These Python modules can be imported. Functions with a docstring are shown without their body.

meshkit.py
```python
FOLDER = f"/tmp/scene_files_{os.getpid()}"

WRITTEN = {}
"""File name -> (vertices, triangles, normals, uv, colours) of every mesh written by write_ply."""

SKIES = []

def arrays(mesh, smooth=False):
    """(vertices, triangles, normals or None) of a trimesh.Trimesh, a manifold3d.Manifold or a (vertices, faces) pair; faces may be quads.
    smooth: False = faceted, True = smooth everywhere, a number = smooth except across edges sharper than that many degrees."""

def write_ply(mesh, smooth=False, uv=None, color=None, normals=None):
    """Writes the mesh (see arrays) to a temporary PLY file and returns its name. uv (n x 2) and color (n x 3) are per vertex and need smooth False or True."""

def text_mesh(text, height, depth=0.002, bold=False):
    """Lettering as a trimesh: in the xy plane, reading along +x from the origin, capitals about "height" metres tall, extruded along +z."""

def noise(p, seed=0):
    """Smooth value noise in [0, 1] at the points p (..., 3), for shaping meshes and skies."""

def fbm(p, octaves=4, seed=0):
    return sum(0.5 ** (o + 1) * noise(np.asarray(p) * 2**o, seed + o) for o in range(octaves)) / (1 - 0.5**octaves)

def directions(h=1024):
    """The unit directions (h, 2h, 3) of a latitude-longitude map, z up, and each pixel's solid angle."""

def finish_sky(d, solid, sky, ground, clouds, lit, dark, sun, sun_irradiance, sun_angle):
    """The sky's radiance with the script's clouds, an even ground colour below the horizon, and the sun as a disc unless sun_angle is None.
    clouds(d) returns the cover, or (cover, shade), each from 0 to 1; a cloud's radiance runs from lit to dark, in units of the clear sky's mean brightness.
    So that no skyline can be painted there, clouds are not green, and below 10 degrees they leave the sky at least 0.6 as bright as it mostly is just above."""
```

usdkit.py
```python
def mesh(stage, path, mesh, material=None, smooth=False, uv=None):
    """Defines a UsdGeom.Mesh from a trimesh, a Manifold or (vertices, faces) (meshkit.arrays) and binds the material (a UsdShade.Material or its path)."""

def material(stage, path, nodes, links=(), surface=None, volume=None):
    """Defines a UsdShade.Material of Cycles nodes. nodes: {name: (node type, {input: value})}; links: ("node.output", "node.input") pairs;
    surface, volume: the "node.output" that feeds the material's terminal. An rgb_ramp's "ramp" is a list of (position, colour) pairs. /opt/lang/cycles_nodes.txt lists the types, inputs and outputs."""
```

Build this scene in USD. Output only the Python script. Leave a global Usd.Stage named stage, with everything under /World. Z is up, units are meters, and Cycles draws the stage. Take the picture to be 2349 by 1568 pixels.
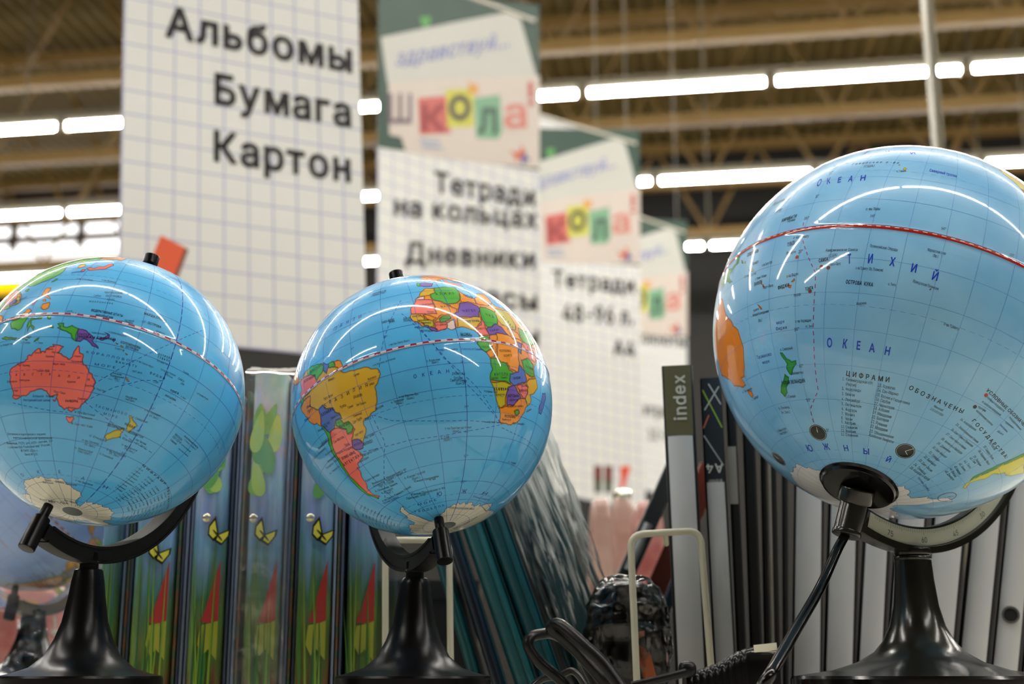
import math, random
import numpy as np, trimesh, shapely
from shapely.geometry import Polygon, LineString, box as sbox, MultiPolygon
import meshkit, usdkit
from pxr import Usd, UsdGeom, UsdShade, Sdf, Gf, Vt, UsdLux

stage = Usd.Stage.CreateInMemory()
UsdGeom.SetStageUpAxis(stage, 'Z'); UsdGeom.SetStageMetersPerUnit(stage, 1.0)
UsdGeom.Xform.Define(stage, '/World')
rng = np.random.default_rng(7)

# ---------------------------------------------------------------- camera, light, exposure
EYE = 1.5
F = 3100.0                                   # focal length in pixels of the 2349 px wide frame
TH = math.atan2(1545 - 784, F)               # the camera looks up by 13.8 degrees
FW = np.array([0, math.cos(TH), math.sin(TH)]); UP = np.array([0, -math.sin(TH), math.cos(TH)]); RT = np.array([1.0, 0, 0])
cam = UsdGeom.Camera.Define(stage, '/World/camera')
cam.AddTranslateOp().Set(Gf.Vec3d(0, 0, EYE)); cam.AddRotateXOp().Set(90 + math.degrees(TH))
cam.CreateFocalLengthAttr(35.0); cam.CreateHorizontalApertureAttr(35.0 * 2349 / F); cam.CreateVerticalApertureAttr(35.0 * 1568 / F)
cam.CreateFStopAttr(4.1); cam.CreateFocusDistanceAttr(1.04); cam.CreateClippingRangeAttr(Gf.Vec2f(0.05, 1000))
cam.CreateExposureAttr(0.0)
LAMP = 99.0                                  # radiance of the ceiling tubes, the only light of the hall besides its windows

def P(px, py, y):
    """The world point that the pixel shows at ground distance y in front of the camera."""
    d = FW + RT * (px - 1174.5) / F - UP * (py - 784) / F
    return np.array([0, 0, EYE]) + d * (y / d[1])
def project(p):
    d = np.asarray(p, float) - [0, 0, EYE]; c = np.array([d @ RT, d @ UP, d @ FW])
    return np.array([1174.5 + F * c[0] / c[2], 784 - F * c[1] / c[2]])
def at_height(px, py, h):
    """The world point that the pixel shows at height h above the eye."""
    d = FW + RT * (px - 1174.5) / F - UP * (py - 784) / F
    return np.array([0, 0, EYE]) + d * (h / d[2])

# ---------------------------------------------------------------- helpers: names, things, parts
used = {}
def numbered(parent, name):
    k = (parent, name); used[k] = used.get(k, -1) + 1
    return f'{parent}/{name}' + (f'_{used[k]:03d}' if used[k] else '')
def path_of(p): return '/World' if p is None else (p if isinstance(p, str) else str(p.GetPath()))
def tag(prim, label=None, cat=None, group=None, kind=None):
    for k, v in (('label', label), ('category', cat), ('group', group), ('kind', kind)):
        if v: prim.SetCustomDataByKey(k, v)
    return prim
def thing(name, label, cat, loc=(0, 0, 0), group=None, rot=None, kind=None):
    x = UsdGeom.Xform.Define(stage, numbered('/World', name))
    x.AddTranslateOp().Set(Gf.Vec3d(*map(float, loc)))
    if rot is not None: x.AddOrientOp().Set(Gf.Quatf(*map(float, rot)))
    x.GetPrim().SetCustomDataByKey('_', 0); x.GetPrim().ClearCustomDataByKey('_')
    return tag(x.GetPrim(), label, cat, group, kind)
def obj(name, mesh, m, parent=None, smooth=30, loc=None, label=None, uv=None, normals=None, col=None):
    path = numbered(path_of(parent), name)
    if loc is not None:
        mesh = mesh.copy(); mesh.apply_translation(-np.asarray(loc, float))
    if normals is not None:                  # triangles face the way their normals do
        T = np.array(mesh.faces); V = np.asarray(mesh.vertices); k = (np.cross(V[T[:, 1]] - V[T[:, 0]], V[T[:, 2]] - V[T[:, 0]]) * np.asarray(normals)[T].sum(1)).sum(1) < 0
        T[k] = T[k][:, ::-1]; mesh = trimesh.Trimesh(V, T, process=False)
    p = usdkit.mesh(stage, path, mesh, m, False if normals is not None else smooth, uv)
    if normals is not None:
        p.CreateNormalsAttr(Vt.Vec3fArray.FromNumpy(np.asarray(normals, np.float32))); p.SetNormalsInterpolation('vertex')
    if col is not None:
        UsdGeom.PrimvarsAPI(p).CreatePrimvar('tint', Sdf.ValueTypeNames.Color3fArray, 'vertex').Set(Vt.Vec3fArray.FromNumpy(np.asarray(col, np.float32)))
    if label: p.GetPrim().SetCustomDataByKey('label', label)
    return p.GetPrim()
def struct(name, mesh, m, parent=None, smooth=30):
    p = obj(name, mesh, m, parent, smooth)
    return tag(p, kind='structure') if parent is None else p
def dup(root, loc, label, group=None):
    was = root.GetCustomData(); name = root.GetName()
    r = thing(name, label, was['category'], loc, group or was.get('group'))
    r.GetReferences().AddInternalReference(root.GetPath()); r.SetInstanceable(True)
    return r

# ---------------------------------------------------------------- helpers: materials
def lin(c):
    c = np.asarray(c, float) / 255.0
    return tuple(np.where(c <= 0.04045, c / 12.92, ((c + 0.055) / 1.055) ** 2.4))
LOOKS = '/World/Looks'
UsdGeom.Scope.Define(stage, LOOKS)
def mat(name, c, rough=0.5, **kw):
    return usdkit.material(stage, f'{LOOKS}/{name}', {'p': ('principled_bsdf', {'base_color': lin(c), 'roughness': rough, **kw})}, surface='p.BSDF')
def mat_noise(name, c1, c2, scale=(20, 20, 20), rough=0.5, lo=0.4, hi=0.6, bump=0.0, bscale=60, detail=4, **kw):
    nodes = {'t': ('texture_coordinate', {}), 'm': ('mapping', {'scale': scale}), 'n': ('noise_texture', {'scale': 1.0, 'detail': detail}),
             'r': ('rgb_ramp', {'ramp': [(lo, lin(c1)), (hi, lin(c2))]}), 'p': ('principled_bsdf', {'roughness': rough, **kw})}
    links = [('t.object', 'm.vector'), ('m.vector', 'n.vector'), ('n.fac', 'r.fac'), ('r.color', 'p.base_color')]
    if bump:
        nodes |= {'n2': ('noise_texture', {'scale': bscale, 'detail': 3}), 'b': ('bump', {'strength': bump, 'distance': 0.01})}
        links += [('t.object', 'n2.vector'), ('n2.fac', 'b.height'), ('b.normal', 'p.normal')]
    return usdkit.material(stage, f'{LOOKS}/{name}', nodes, links, surface='p.BSDF')
def mat_glow(name, c, strength):
    return usdkit.material(stage, f'{LOOKS}/{name}', {'e': ('emission', {'color': c, 'strength': strength})}, surface='e.emission')
def mat_film(name, tint=(1, 1, 1), haze=0.12, rough=0.12, base=0.04, bump=0.0, bscale=90):
    """Clear plastic film: mostly see-through, glossy, a little milky."""
    nodes = {'t': ('transparent_bsdf', {'color': tint}), 'g': ('glossy_bsdf', {'color': (1, 1, 1), 'roughness': rough}), 'f': ('fresnel', {'IOR': 1.5}),
             'k': ('math', {'math_type': 'add', 'value2': base, 'use_clamp': True}), 'x': ('mix_closure', {}), 'd': ('diffuse_bsdf', {'color': (0.85, 0.85, 0.82)}), 'y': ('mix_closure', {'fac': haze})}
    links = [('f.fac', 'k.value1'), ('k.value', 'x.fac'), ('t.BSDF', 'x.closure1'), ('g.BSDF', 'x.closure2'), ('x.closure', 'y.closure1'), ('d.BSDF', 'y.closure2')]
    if bump:
        nodes |= {'c': ('texture_coordinate', {}), 'n2': ('noise_texture', {'scale': bscale, 'detail': 3}), 'b': ('bump', {'strength': bump, 'distance': 0.01})}
        links += [('c.object', 'n2.vector'), ('n2.fac', 'b.height'), ('b.normal', 'g.normal')]
    return usdkit.material(stage, f'{LOOKS}/{name}', nodes, links, surface='y.closure')
def mat_tint(name, rough=0.4, bump=0.0, bscale=300, bdist=0.0004, shade=None, **kw):
    """Printed colour taken from the mesh (flat print)."""
    nodes = {'a': ('attribute', {'attribute': 'tint'}), 'p': ('principled_bsdf', {'roughness': rough, **kw})}
    links = [('a.color', 'p.base_color')]
    if bump:
        nodes |= {'c': ('texture_coordinate', {}), 'n2': ('noise_texture', {'scale': bscale, 'detail': 2}), 'b': ('bump', {'strength': bump, 'distance': bdist})}
        links += [('c.object', 'n2.vector'), ('n2.fac', 'b.height'), ('b.normal', 'p.normal')]
    return usdkit.material(stage, f'{LOOKS}/{name}', nodes, links, surface='p.BSDF')

# ---------------------------------------------------------------- helpers: shapes
def frame(z):
    z = np.asarray(z, float); z = z / np.linalg.norm(z)
    a = np.cross([0, 0, 1.0] if abs(z[2]) < 0.9 else [1.0, 0, 0], z); a /= np.linalg.norm(a)
    return a, np.cross(z, a), z
def cat(*ms): return trimesh.util.concatenate([m for g in ms for m in (g if isinstance(g, list) else [g])])
def box(x0, x1, y0, y1, z0, z1):
    m = trimesh.creation.box([x1 - x0, y1 - y0, z1 - z0]); m.apply_translation([(x0 + x1) / 2, (y0 + y1) / 2, (z0 + z1) / 2]); return m
def rbox(sx, sy, sz, r, seg=4):
    """A box with rounded edges, centred."""
    import manifold3d as m3
    s = m3.Manifold.sphere(r, seg * 4)
    pts = [s.translate([a * (sx / 2 - r), b * (sy / 2 - r), c * (sz / 2 - r)]) for a in (-1, 1) for b in (-1, 1) for c in (-1, 1)]
    me = m3.Manifold.batch_hull(pts).to_mesh()
    return trimesh.Trimesh(me.vert_properties[:, :3], me.tri_verts, process=False)
def rprism(sx, sy, sz, r, n=5):
    """An upright box centred in x and y, standing on z = 0, its upright edges rounded."""
    r = min(r, sx / 2 - 1e-4, sy / 2 - 1e-4)
    pts = [((sx / 2 - r) * a + r * math.cos(t), (sy / 2 - r) * b + r * math.sin(t)) for a, b, t0 in ((1, 1, 0), (-1, 1, 90), (-1, -1, 180), (1, -1, 270)) for t in np.radians(t0 + np.linspace(0, 90, n))]
    return trimesh.creation.extrude_polygon(Polygon(pts), sz, engine='earcut')
def lathe(prof, n=72):
    return trimesh.creation.revolve(np.array(prof, float), sections=n)
def cyl(a, b, r, n=24, r2=None, cap=0.12):
    """A cylinder or cone from a to b with slightly rounded ends."""
    a, b = np.asarray(a, float), np.asarray(b, float); L = np.linalg.norm(b - a); r2 = r if r2 is None else r2
    c = min(r, r2) * cap
    m = lathe([(0, 0), (r - c, 0), (r - c * .3, c * .3), (r, c), (r2, L - c), (r2 - c * .3, L - c * .3), (r2 - c, L), (0, L)], n)
    x, y, z = frame(b - a); M = np.eye(4); M[:3, :3] = np.array([x, y, z]).T; M[:3, 3] = a
    m.apply_transform(M); return m
def smooth_path(pts, n=8):
    """Catmull-Rom through the points."""
    p = np.asarray(pts, float); p = np.vstack([2 * p[0] - p[1], p, 2 * p[-1] - p[-2]]); out = []
    for i in range(1, len(p) - 2):
        for t in np.linspace(0, 1, n, endpoint=False):
            out.append(0.5 * (2 * p[i] + (p[i + 1] - p[i - 1]) * t + (2 * p[i - 1] - 5 * p[i] + 4 * p[i + 1] - p[i + 2]) * t ** 2 + (3 * p[i] - p[i - 1] - 3 * p[i + 1] + p[i + 2]) * t ** 3))
    return np.array(out + [p[-2]])
def tube(pts, r, n=12, flat=1.0, radii=None):
    p = np.asarray(pts, float); t = np.gradient(p, axis=0); t /= np.linalg.norm(t, axis=1, keepdims=True)
    a = np.zeros_like(p); a[0] = frame(t[0])[0]
    for i in range(1, len(p)):
        v = a[i - 1] - t[i] * (a[i - 1] @ t[i]); a[i] = v / np.linalg.norm(v)
    b = np.cross(t, a); ang = np.arange(n) * 2 * np.pi / n
    rr = np.broadcast_to(r if radii is None else radii, (len(p),))[:, None, None]
    v = p[:, None] + rr * (np.cos(ang)[None, :, None] * a[:, None] + flat * np.sin(ang)[None, :, None] * b[:, None])
    i, j = np.meshgrid(np.arange(len(p) - 1), np.arange(n), indexing='ij')
    q = np.stack([i * n + j, i * n + (j + 1) % n, (i + 1) * n + (j + 1) % n, (i + 1) * n + j], -1).reshape(-1, 4)
    f = np.vstack([q[:, [0, 1, 2]], q[:, [0, 2, 3]], [[0, k + 1, k] for k in range(1, n - 1)], [[(len(p) - 1) * n, (len(p) - 1) * n + k, (len(p) - 1) * n + k + 1] for k in range(1, n - 1)]])
    m = trimesh.Trimesh(v.reshape(-1, 3), f, process=False); 
    if m.volume < 0: m.invert()
    return m
def sweep_rect(centers, radial, axial, hr, ha, inset=0.0):
    """A bar with rounded-off rectangular section along a curve; radial, axial: unit vectors at each point."""
    c = 0.18
    sec = [(hr, -ha * (1 - c)), (hr, ha * (1 - c)), (hr * (1 - c), ha), (-hr * (1 - c), ha), (-hr, ha * (1 - c)), (-hr, -ha * (1 - c)), (-hr * (1 - c), -ha), (hr * (1 - c), -ha)]
    n = len(sec); v = np.array([[p + a * r + b * x for a, b in sec] for p, r, x in zip(centers, radial, axial)]).reshape(-1, 3)
    i, j = np.meshgrid(np.arange(len(centers) - 1), np.arange(n), indexing='ij')
    q = np.stack([i * n + j, i * n + (j + 1) % n, (i + 1) * n + (j + 1) % n, (i + 1) * n + j], -1).reshape(-1, 4); e = (len(centers) - 1) * n
    f = np.vstack([q[:, [0, 1, 2]], q[:, [0, 2, 3]], [[0, k + 1, k] for k in range(1, n - 1)], [[e, e + k, e + k + 1] for k in range(1, n - 1)]])
    m = trimesh.Trimesh(v, f, process=False)
    if m.volume < 0: m.invert()
    return m
def sheet(fn, nu, nv, thick=0.0):
    """A grid surface fn(u, v) -> points."""
    u, v = np.meshgrid(np.linspace(0, 1, nu), np.linspace(0, 1, nv), indexing='ij'); p = fn(u, v).reshape(-1, 3)
    i, j = np.meshgrid(np.arange(nu - 1), np.arange(nv - 1), indexing='ij'); q = np.stack([i * nv + j, (i + 1) * nv + j, (i + 1) * nv + j + 1, i * nv + j + 1], -1).reshape(-1, 4)
    return trimesh.Trimesh(p, np.vstack([q[:, [0, 1, 2]], q[:, [0, 2, 3]]]), process=False)
def crumple(p, s, amp, seed=0):
    """Ridged noise for creased film."""
    n = meshkit.noise(p * s, seed); m = meshkit.noise(p * s * 2.3, seed + 5)
    return amp * (1 - np.abs(2 * n - 1)) + amp * 0.5 * (1 - np.abs(2 * m - 1))

# ---------------------------------------------------------------- lettering
glyphs = {}
def glyph(ch, bold):
    k = (ch, bold)
    if k not in glyphs:
        m = meshkit.text_mesh(ch, 1.0, 0.002, bold)
        top = m.faces[m.face_normals[:, 2] > 0.9]; ids, f = np.unique(top, return_inverse=True)
        v = np.array(m.vertices)[ids][:, :2]; glyphs[k] = (v, f.reshape(-1, 3), v[:, 0].max() + 0.10, v[:, 0].min())
    return glyphs[k]
def text2d(text, bold=False):
    """Lettering in the plane, capitals 1 high, starting at x = 0: vertices, triangles, width."""
    V, T, x, n = [], [], 0.0, 0
    for ch in text:
        if ch == ' ': x += 0.42; continue
        v, f, adv, lo = glyph(ch, bold)
        V.append(v + [x, 0]); T.append(f + n); n += len(v); x += adv
    return np.vstack(V), np.vstack(T), x - 0.10
def mat_painted_glint(name, rot=0.0):
    """Clear film, crumpled towards the gathered top; lamp highlights painted in as white crease streaks."""
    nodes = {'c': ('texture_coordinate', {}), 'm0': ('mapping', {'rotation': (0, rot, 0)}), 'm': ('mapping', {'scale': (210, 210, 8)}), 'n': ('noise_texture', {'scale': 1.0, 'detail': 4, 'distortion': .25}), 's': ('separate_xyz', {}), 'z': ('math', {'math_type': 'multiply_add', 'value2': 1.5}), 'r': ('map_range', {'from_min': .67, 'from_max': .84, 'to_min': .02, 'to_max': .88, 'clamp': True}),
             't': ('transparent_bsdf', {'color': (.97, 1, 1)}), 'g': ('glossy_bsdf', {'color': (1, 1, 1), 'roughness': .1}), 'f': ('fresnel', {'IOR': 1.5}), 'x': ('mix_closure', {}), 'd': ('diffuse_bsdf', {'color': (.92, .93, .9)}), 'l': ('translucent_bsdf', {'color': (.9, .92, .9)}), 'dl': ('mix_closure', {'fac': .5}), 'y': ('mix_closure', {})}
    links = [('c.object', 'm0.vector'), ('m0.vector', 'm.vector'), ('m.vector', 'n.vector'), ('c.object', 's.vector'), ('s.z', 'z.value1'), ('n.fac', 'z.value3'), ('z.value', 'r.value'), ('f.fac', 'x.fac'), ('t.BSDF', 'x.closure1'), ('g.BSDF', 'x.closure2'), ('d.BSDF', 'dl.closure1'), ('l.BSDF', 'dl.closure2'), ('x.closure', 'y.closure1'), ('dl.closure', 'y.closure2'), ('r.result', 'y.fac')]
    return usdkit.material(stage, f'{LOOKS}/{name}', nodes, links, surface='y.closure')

# ---------------------------------------------------------------- the hall
A_ = math.radians(8.7); HX = np.array([math.cos(A_), -math.sin(A_), 0]); HY = np.array([math.sin(A_), math.cos(A_), 0])
def hall(m):
    """Turns a mesh built with x along the lamp rows and y away from them into the hall."""
    M = np.eye(4); M[:3, 0], M[:3, 1] = HX, HY; m = m.copy(); m.apply_transform(M); return m
DECK, WALL = EYE + 7.1, 17.6
M_floor = mat('floor_tile', (168, 162, 150), 0.5)
M_deck = mat('deck_steel', (112, 95, 54), 0.5)
M_truss = mat('truss_paint', (112, 88, 44), 0.5)
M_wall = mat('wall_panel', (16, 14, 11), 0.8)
M_day = mat_glow('daylight_glass', (1.0, 0.98, 0.97), 2.6)
M_mullion = mat('mullion', (74, 60, 48), 0.6)
M_grey = mat('galvanised', (120, 114, 98), 0.4, metallic=0.4)
struct('floor', hall(box(-12, 11, -5, WALL + .2, -.1, 0)), M_floor)
# the roof deck: trapezoid ribs running away from the camera
ribs = []
for k in range(-78, 72):
    x = k * .17
    ribs += [(x, 0), (x + .06, 0), (x + .085, .075), (x + .145, .075)]
deck_v = np.array([[x, y, DECK + z] for y in (-5, WALL) for x, z in ribs]); n_ = len(ribs)
deck_f = [[i, i + 1, n_ + i + 1, n_ + i] for i in range(n_ - 1)]
struct('ceiling', hall(trimesh.Trimesh(deck_v, np.vstack([np.array(deck_f)[:, [0, 2, 1]], np.array(deck_f)[:, [0, 3, 2]]]), process=False)), M_deck, smooth=False)
# far wall with a strip of clerestory windows at its left end
WX0, WX1, WZ0, WZ1 = -12.2, -8.0, EYE + 5.32, EYE + 6.85
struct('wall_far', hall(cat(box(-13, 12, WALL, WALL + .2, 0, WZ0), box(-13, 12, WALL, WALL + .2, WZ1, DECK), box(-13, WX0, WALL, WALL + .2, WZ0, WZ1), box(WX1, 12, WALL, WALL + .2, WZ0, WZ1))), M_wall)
wn = 0
xs = np.linspace(WX0, WX1, 5)
for a, b in zip(xs[:-1], xs[1:]):
    wn += 1
    w = UsdGeom.Xform.Define(stage, f'/World/window_{wn}').GetPrim(); tag(w, kind='structure')
    fr = [box(a, a + .05, WALL - .04, WALL + .1, WZ0, WZ1), box(b - .05, b, WALL - .04, WALL + .1, WZ0, WZ1)] + [box(a, b, WALL - .04, WALL + .1, z - .05, z + .05) for z in (WZ0 + .05, WZ0 + .52, WZ0 + .86, WZ0 + 1.12, WZ1 - .05)]
    obj('window_frame', hall(cat(fr)), M_mullion, w)
    for z0, z1 in ((WZ0 + .1, WZ0 + .47), (WZ0 + .57, WZ0 + .81), (WZ0 + .91, WZ0 + 1.07), (WZ0 + 1.17, WZ1 - .1)):
        obj('pane', hall(box(a + .05, b - .05, WALL + .04, WALL + .06, z0, z1)), M_day, w)
# roof trusses parallel to the lamp rows
def truss_mesh(y, h0=5.42, h1=6.6):
    b = [box(-13, 12, y - .05, y + .05, EYE + h0, EYE + h0 + .12), box(-13, 12, y - .05, y + .05, EYE + h1, EYE + h1 + .12)]
    chords, diag = cat(b), []
    for k in range(-10, 9):
        x0, x1 = k * 1.3, (k + .5) * 1.3; x2 = (k + 1) * 1.3
        for p, q in (((x0, h0 + .06), (x1, h1 + .06)), ((x1, h1 + .06), (x2, h0 + .06))):
            diag.append(tube([[p[0], y, EYE + p[1]], [q[0], y, EYE + q[1]]], .024, 6))
    return chords, diag
TR = [11.12 + 1.85 * k for k in range(-8, 4)]
far_words = {11.12 + 1.85 * k: w for k, w in ((0, 'first'), (1, 'second'), (2, 'third'), (3, 'fourth'))}
for y in TR:
    c, d = truss_mesh(y)
    vis = y > 10
    t = thing('roof_truss', (f'ochre painted steel roof truss under the corrugated deck, {far_words.get(y, "")} counted from the picture top edge' if vis else 'ochre painted steel roof truss under the corrugated deck, above the shelf and behind it'), 'roof truss', np.array([0, 0, EYE + 5.42]) + HY * y, 'roof trusses under the deck' if not vis else None)
    L0 = np.array([0, 0, EYE + 5.42]) + HY * y
    obj('chord', hall(c), M_truss, t, loc=L0)
    if vis:
        for m in d: obj('brace', hall(m), M_truss, t, loc=L0)
    else: obj('brace', hall(cat(d)), M_truss, t, loc=L0)
# ---------------------------------------------------------------- lamp rows
M_tube = mat_glow('tube_light', (1.0, 0.965, 0.885), LAMP)
M_house = mat('lamp_housing', (196, 190, 172), 0.4)
LH, ROW0, PITCH, SEG = 4.7, None, None, None
g1, g2 = at_height(1337, 217, LH), at_height(1768, 188, LH)
SEG = float((g2 - g1) @ HX); ROW0 = float(g1 @ HY); X0 = float(g1 @ HX); PITCH = 2.17
def lamp_parts(L, wide=1.0):
    n = 16; t = np.linspace(0, 2 * np.pi, n, endpoint=False)
    sec = np.array([(-.025, .028), (-.019, -.008), (.019, -.008), (.025, .028)]) * [wide, 1]; V = np.array([[x, y, z] for x in (-L / 2 + .055, L / 2 - .055) for y, z in sec])
    tube_m = trimesh.Trimesh(V, [f for i in range(3) for f in ([i, i + 1, i + 5], [i, i + 5, i + 4])] + [[0, 2, 1], [0, 3, 2], [4, 5, 6], [4, 6, 7]], process=False)
    if tube_m.face_normals[2][2] > 0: tube_m.invert()
    return tube_m, cat(box(-L / 2 + .04, L / 2 - .04, -.036 * wide, .036 * wide, .03, .075), box(-L / 2 + .03, -L / 2 + .055, -.03, .03, -.03, .05), box(L / 2 - .055, L / 2 - .03, -.03, .03, -.03, .05))
row_phase = {0: 0.0, 1: float((at_height(1503, 414, LH) - g1) @ HX) % SEG, 2: float((at_height(1622, 568, LH) - g1) @ HX) % SEG}
NTH = ['first', 'second', 'third', 'fourth', 'fifth', 'sixth', 'seventh', 'eighth', 'ninth']
lamps = {}
for row in (-6.5, -4.6, -2.7, -1, 0, 1, 2):
    n_, L_ = (1, SEG) if row >= 0 else (2, 2 * SEG)      # the rows outside the photo carry double-length, broader tubes, every other row
    ph = row_phase.get(row, (row * .37) % SEG); seen = 0
    for k in range(-6 // n_ - (row >= 0), 6 // n_):
        c = np.array([0, 0, EYE + LH]) + HX * (X0 + ph + (k + .5) * L_) + HY * (ROW0 + row * PITCH)
        a, b = project(c - HX * L_ / 2)[0], project(c + HX * L_ / 2)[0]; vis = row >= 0 and b > 2 and a < 2347
        if row < 0 and any(0 < q[0] < 2349 and q[1] > -20 for q in (project(c + HX * L_ * f) for f in (-.5, -.25, 0, .25, .5)) ): continue      # this row stops short of the view
        if row >= 0: lab = f"glowing white ceiling tube in the {('top', 'middle', 'bottom')[row]} lamp row, " + (f'{NTH[seen]} from the left in the photo' if vis else f"beyond the {'left' if b <= 2 else 'right'} picture edge"); grp = f"ceiling tubes of the {('top', 'middle', 'bottom')[row]} visible row"
        else: lab, grp = 'long glowing ceiling tube over the shelves, above the picture', 'ceiling tubes above the picture'
        seen += vis
        t = thing('ceiling_lamp' if row >= 0 else 'long_ceiling_lamp', lab, 'lamp', c, grp, rot=(math.cos(-A_ / 2), 0, 0, math.sin(-A_ / 2)))
        if n_ in lamps: t.GetReferences().AddInternalReference(lamps[n_].GetPath()); t.SetInstanceable(True)
        else: tm, hm = lamp_parts(L_, 1.0 if row >= 0 else 1.9); obj('lamp_tube', tm, M_tube, t, smooth=False); obj('housing', hm, M_house, t); lamps[n_] = t
for row in range(0, 3):
    rail = hall(box(-13, 12, ROW0 + row * PITCH - .03, ROW0 + row * PITCH + .03, EYE + LH + .08, EYE + LH + .13))
    hang = [hall(box(x - .008, x + .008, ROW0 + row * PITCH - .008, ROW0 + row * PITCH + .008, EYE + LH + .12, DECK + .02)) for x in np.arange(-12, 12, 3.0)]
    t = thing('lamp_rail', f'grey steel carrier rail above the {("top", "middle", "bottom")[row]} row of ceiling tubes', 'rail', np.array([0, 0, EYE + LH + .1]) + HY * (ROW0 + row * PITCH))
    L0 = np.array([0, 0, EYE + LH + .1]) + HY * (ROW0 + row * PITCH)
    obj('rail_bar', rail, M_grey, t, loc=L0)
    for m in hang: obj('hanger', m, M_grey, t, loc=L0)
# yellow and white sign on the far wall, left
M_yel = mat('sign_yellow', (250, 200, 10), 0.4, emission_color=lin((255, 205, 10)), emission_strength=.75)
M_wht = mat('sign_white', (245, 245, 245), 0.4, emission_color=(1, 1, 1), emission_strength=1.2)
c0 = at_height(-60, 690, 1.0); dd = WALL / float(c0 @ HY)
z_of = lambda py: float(at_height(100, py, 1.0)[2] - EYE) * (WALL - .2) / float(at_height(100, py, 1.0) @ HY)
sg0, sg1 = -12.2, -8.1
t = thing('wall_sign', 'long lit yellow and white sign board on the far wall behind the left globe', 'sign', np.array([0, 0, EYE + z_of(700)]) + HY * (WALL - .15))
L0 = np.array([0, 0, EYE + z_of(700)]) + HY * (WALL - .15)
obj('yellow_panel', hall(box(sg0, sg1, WALL - .25, WALL - .02, EYE + z_of(664), EYE + z_of(606))), M_yel, t, loc=L0)
obj('white_panel', hall(box(sg0, sg1, WALL - .25, WALL - .02, EYE + z_of(605), EYE + z_of(574))), M_wht, t, loc=L0)
# upright post behind the big globe
pa, pb = P(2129, 40, 3.4), P(2151, 320, 3.4)
px_, py_ = (pa[0] + pb[0]) / 2, 3.4
t = thing('steel_post', 'slim grey steel post rising behind the large globe to the roof', 'post', (px_, py_, 0))
for dx in (-.0068, .0068): obj('flange', box(px_ + dx - .0034, px_ + dx + .0034, py_ - .02, py_ + .02, .004, DECK - .01), M_grey, t, loc=(px_, py_, 0))
obj('web', box(px_ - .004, px_ + .004, py_ - .006, py_ + .006, .004, DECK - .01), M_grey, t, loc=(px_, py_, 0))
obj('foot_plate', box(px_ - .06, px_ + .06, py_ - .06, py_ + .06, 0, .006), M_grey, t, loc=(px_, py_, 0))

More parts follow.
